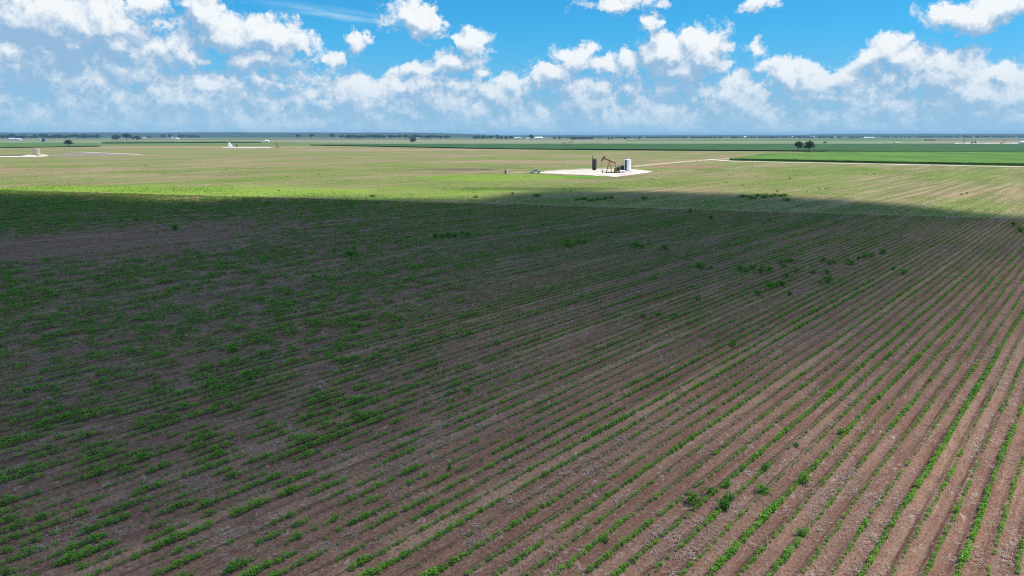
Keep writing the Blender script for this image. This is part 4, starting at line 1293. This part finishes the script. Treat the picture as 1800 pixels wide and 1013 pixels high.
# silver pickup
def pickup(px, py, rz, label):
    x, y, t = G(px, py)
    r_ = empty('pickup_truck', (x, y, 0.0), rz)
    body = MB()
    body.prism([(-2.72, .48), (-2.78, .75), (-2.7, 1.0), (-1.35, 1.12), (0.95, 1.14), (0.95, 1.16), (2.72, 1.14), (2.75, .62), (2.4, .48), (2.25, .48), (2.1, .82), (1.6, .95), (1.15, .82), (1.0, .45), (-1.1, .45), (-1.25, .82), (-1.7, .95), (-2.2, .82), (-2.35, .48)], -.93, .93)
    body.build('body', M['silver'], r_)
    cabm = MB()
    lo_, hi_ = [(-1.42, .88), (1.0, .88)], [(-.62, .72), (.78, .72)]
    cv = [(-1.42, -.88, 1.1), (-1.42, .88, 1.1), (1.0, .88, 1.12), (1.0, -.88, 1.12), (-.6, -.72, 1.83), (-.6, .72, 1.83), (.76, .72, 1.84), (.76, -.72, 1.84)]
    cabm.add(cv, [(0, 3, 2, 1), (4, 5, 6, 7), (0, 1, 5, 4), (1, 2, 6, 5), (2, 3, 7, 6), (3, 0, 4, 7)])
    cabm.build('cab', M['silver'], r_)
    def inset(q, name, off=.012, s=.86):
        vs = [Vector(cv[i]) for i in q]; c = sum(vs, Vector()) / 4
        nrm = (vs[1] - vs[0]).cross(vs[2] - vs[0]).normalized()
        if nrm.dot(c - Vector((-.1, 0, 1.4))) < 0: nrm = -nrm
        m_ = MB(); m_.add([c + (v_ - c) * s + nrm * off for v_ in vs], [(0, 1, 2, 3)]); m_.build(name, M['glass'], r_)
    inset((0, 1, 5, 4), 'windscreen'); inset((2, 3, 7, 6), 'rear_window'); inset((3, 0, 4, 7), 'side_window'); inset((1, 2, 6, 5), 'side_window')
    bed = MB(); bed.box((1.85, 0, 1.15), (1.55, 1.5, .03)); bed.build('bed_liner', M['black'], r_)
    for (wx, wy) in ((-1.73, -.82), (-1.73, .82), (1.62, -.82), (1.62, .82)):
        w_ = MB(); w_.tube((wx, wy - .13, .39), (wx, wy + .13, .39), .39, n=18); to = w_.build('wheel', M['rubber'], r_, True)
        sgn = -1 if wy < 0 else 1
        q = MB(); q.tube((wx, wy + sgn * .12, .39), (wx, wy + sgn * .145, .39), .23, n=14); q.build('rim', M['galv'], to)
    for sy in (-.7, .7):
        MB().box((-2.76, sy, .86), (.08, .36, .16)).build('headlight', M['white_steel'], r_)
        MB().box((2.74, sy * 1.2, .95), (.06, .14, .3)).build('tail_light', M['red'], r_)
    MB().box((-2.77, 0, .58), (.14, 1.75, .2)).build('bumper', M['galv'], r_)
    tag(r_, label, 'pickup')
pickup(941, 304.6, R(14), 'silver pickup truck parked at the left end of the well pad')

# ------------------------------------------------------------------ other wells and farm buildings on the plain
tank('storage_tank', 67.3, 274.2, 6.7, 1.95, M['beige_steel'], 'right and nearer of the two beige tanks on the left pad', ladder=None)
tank('storage_tank', 63.0, 272.8, 6.5, 1.7, M['beige_steel'], 'left and partly hidden beige tank on the left pad', ladder=None)
tank('storage_tank', 403.3, 259.2, 7.0, 2.1, M['white_steel'], 'taller white tank on the far pale pad left of centre')
tank('storage_tank', 406.6, 259.4, 4.0, 1.7, M['white_steel'], 'shorter white tank beside the taller one on the far pad')
tank('storage_tank', 416.4, 259.0, 4.6, 0.75, M['dark_steel'], 'slim dark vessel right of the far white tanks', hatch=False)
def far_jack(px, py, sc, rz, label):
    x, y, t = G(px, py)
    o = copy_tree(pj)
    o.location = (x, y, 0); o.scale = (sc, sc, sc); o.rotation_euler = (0, 0, rz)
    tag(o, label, 'pumpjack')
far_jack(486, 259.2, 0.85, R(60), 'distant pumpjack at the right end of the far pale pad left of centre')
far_jack(1002, 257.0, 0.95, R(175), 'right one of two distant pumpjacks before the dark crop band')
far_jack(990, 257.0, 0.75, R(150), 'left one of two distant pumpjacks before the dark crop band')
far_jack(1764, 252.4, 1.1, R(170), 'distant pumpjack on the bare patch at the right edge')
tank('stack', 1694.5, 252.6, 9.5, 0.7, M['rust'], 'tall rusty stack on the far right plain', hatch=False)
tank('storage_tank', 1709, 252.2, 4.5, 1.7, M['blue_grey'], 'left grey tank of the far group right of the rusty stack', hatch=False)
tank('storage_tank', 1714, 252.2, 5.6, 1.4, M['blue_grey'], 'middle grey tank of the far group right of the rusty stack', hatch=False)
tank('storage_tank', 1717.5, 252.2, 5.2, 1.9, M['white_steel'], 'white tank of the far group right of the rusty stack', hatch=False)

def shed(px, py, w_px, h_px, roof, wall, label, rz=0.0, dep=12.0, cat='barn'):
    x, y, t = G(px, py)
    w_, h_ = w_px * t, h_px * t
    r_ = empty('barn', (x, y, -0.1), rz)
    hw = w_ / 2; ev = h_ * .62
    b = MB(); b.add([(-hw, -dep / 2, 0), (hw, -dep / 2, 0), (hw, dep / 2, 0), (-hw, dep / 2, 0), (-hw, -dep / 2, ev), (hw, -dep / 2, ev), (hw, dep / 2, ev), (-hw, dep / 2, ev), (-hw, 0, h_ - .1), (hw, 0, h_ - .1)],
          [(0, 1, 5, 4), (2, 3, 7, 6), (1, 2, 6, 9, 5), (3, 0, 4, 8, 7)])
    b.build('wall', wall, r_)
    rf = MB(); o_ = .5
    for s_ in (-1, 1):
        rf.add([(-hw - o_, s_ * (dep / 2 + o_), ev - .15), (hw + o_, s_ * (dep / 2 + o_), ev - .15), (hw + o_, 0, h_), (-hw - o_, 0, h_), (-hw - o_, s_ * (dep / 2 + o_), ev), (hw + o_, s_ * (dep / 2 + o_), ev), (hw + o_, 0, h_ + .15), (-hw - o_, 0, h_ + .15)],
               [(0, 1, 2, 3), (4, 5, 6, 7), (0, 1, 5, 4), (1, 2, 6, 5), (2, 3, 7, 6), (3, 0, 4, 7)])
    rf.build('roof', roof, r_)
    MB().box((hw * .3, -dep / 2 - .05, ev * .4), (min(4, w_ * .2), .12, ev * .8)).build('door', M['blue_grey'], r_)
    MB().box((-hw * .5, -dep / 2 - .05, ev * .55), (min(2.5, w_ * .15), .12, ev * .3)).build('window', M['glass'], r_)
    tag(r_, label, cat)
RT, WS = M['roof_tin'], M['white_steel']
shed(27, 246.4, 19, 3.2, RT, WS, 'long pale shed at the far left edge below the wood')
shed(254, 243.2, 5, 2.0, RT, WS, 'pale little shed right of the dark tree clump')
shed(302, 243.4, 5, 2.4, RT, WS, 'white shed under the narrow dark tree far left')
shed(312, 245.4, 5, 3.0, WS, WS, 'small white house before the short even tree row')
shed(470, 249.6, 6, 3.2, WS, WS, 'pale building on the plain right of the far white tanks')
shed(734, 244.2, 7, 2.0, RT, WS, 'pale roofed shed in the gap behind the lone leaning tree')
shed(889, 244.6, 8, 2.6, WS, WS, 'leftmost white barn above the oil well')
shed(910, 244.6, 11, 3.0, RT, WS, 'long pale roofed barn second from left above the oil well')
shed(927, 244.8, 4.5, 2.2, WS, WS, 'small white shed left of the round tree above the oil well')
shed(947, 245.0, 14, 4.2, WS, WS, 'largest white barn right of the round tree above the oil well')
shed(1109, 246.6, 6, 2.2, RT, WS, 'pale shed under small trees right of the oil well skyline')
shed(1310, 242.8, 4.5, 2.6, WS, WS, 'small white house on the right skyline, first from centre')
shed(1391, 242.8, 7, 2.4, WS, WS, 'white shed on the skyline above left of the tree pair')
shed(1428, 242.8, 6, 2.4, WS, WS, 'white shed on the skyline above the right tree of the pair')
shed(1465, 243.2, 4, 2.4, WS, WS, 'small white house right of the skyline tree clump')
shed(1527, 243.6, 17, 2.6, WS, WS, 'longest white shed on the right skyline')
shed(1635, 247.2, 16, 2.8, M['rust'], M['wood'], 'brownish farm building among shrubs on the right plain')
shed(1797, 252.2, 8, 4.0, WS, WS, 'white building cut by the right edge of the picture')
shed(1576, 252.2, 8, 1.6, RT, M['galv'], 'low grey shed on the pale field at right')

# silos far left
for i, (px, h_, m_) in enumerate(((72, 6.5, 'white_steel'), (75.2, 8.5, 'blue_steel'), (78.2, 8.0, 'blue_steel'))):
    x, y, t = G(px, 249.2)
    tank('silo', px, 249.2, h_ * 1.15, 2.2, M[m_], ['white silo left of the two blue silos far left', 'left blue silo of the far left farm', 'right blue silo of the far left farm'][i], hatch=False)
# gate post with white bin under the tree pair
x, y, t = G(1393.5, 269)
r_ = empty('gate_post', (x, y, 0))
MB().tube((0, 0, -.2), (0, 0, 3.2), .14, n=8).build('post', M['wood'], r_)
MB().box((1.0, 0, .55), (.9, .7, 1.1)).build('white_box', M['white_steel'], r_)
tag(r_, 'dark post with small white box left of the tree pair', 'post')

# ------------------------------------------------------------------ the air between
hz = MB(); hz.box((0, 10400, 30), (44600, 24400, 64))
hm = bpy.data.materials.new('haze_air')
hm.use_nodes = True
hm.node_tree.nodes.clear()
k = NT(hm.node_tree)
pv = k.n('ShaderNodeVolumePrincipled')
pv.inputs['Color'].default_value = (0.36, 0.66, 0.98, 1)
pv.inputs['Density'].default_value = 0.00007
ho = k.n('ShaderNodeOutputMaterial')
hm.node_tree.links.new(pv.outputs[0], ho.inputs['Volume'])
tag(hz.build('haze', hm), 'thin blue haze over the whole plain', 'haze', kind='stuff')
print('plants', len(pts), 'regrowth', int(ok.sum()))
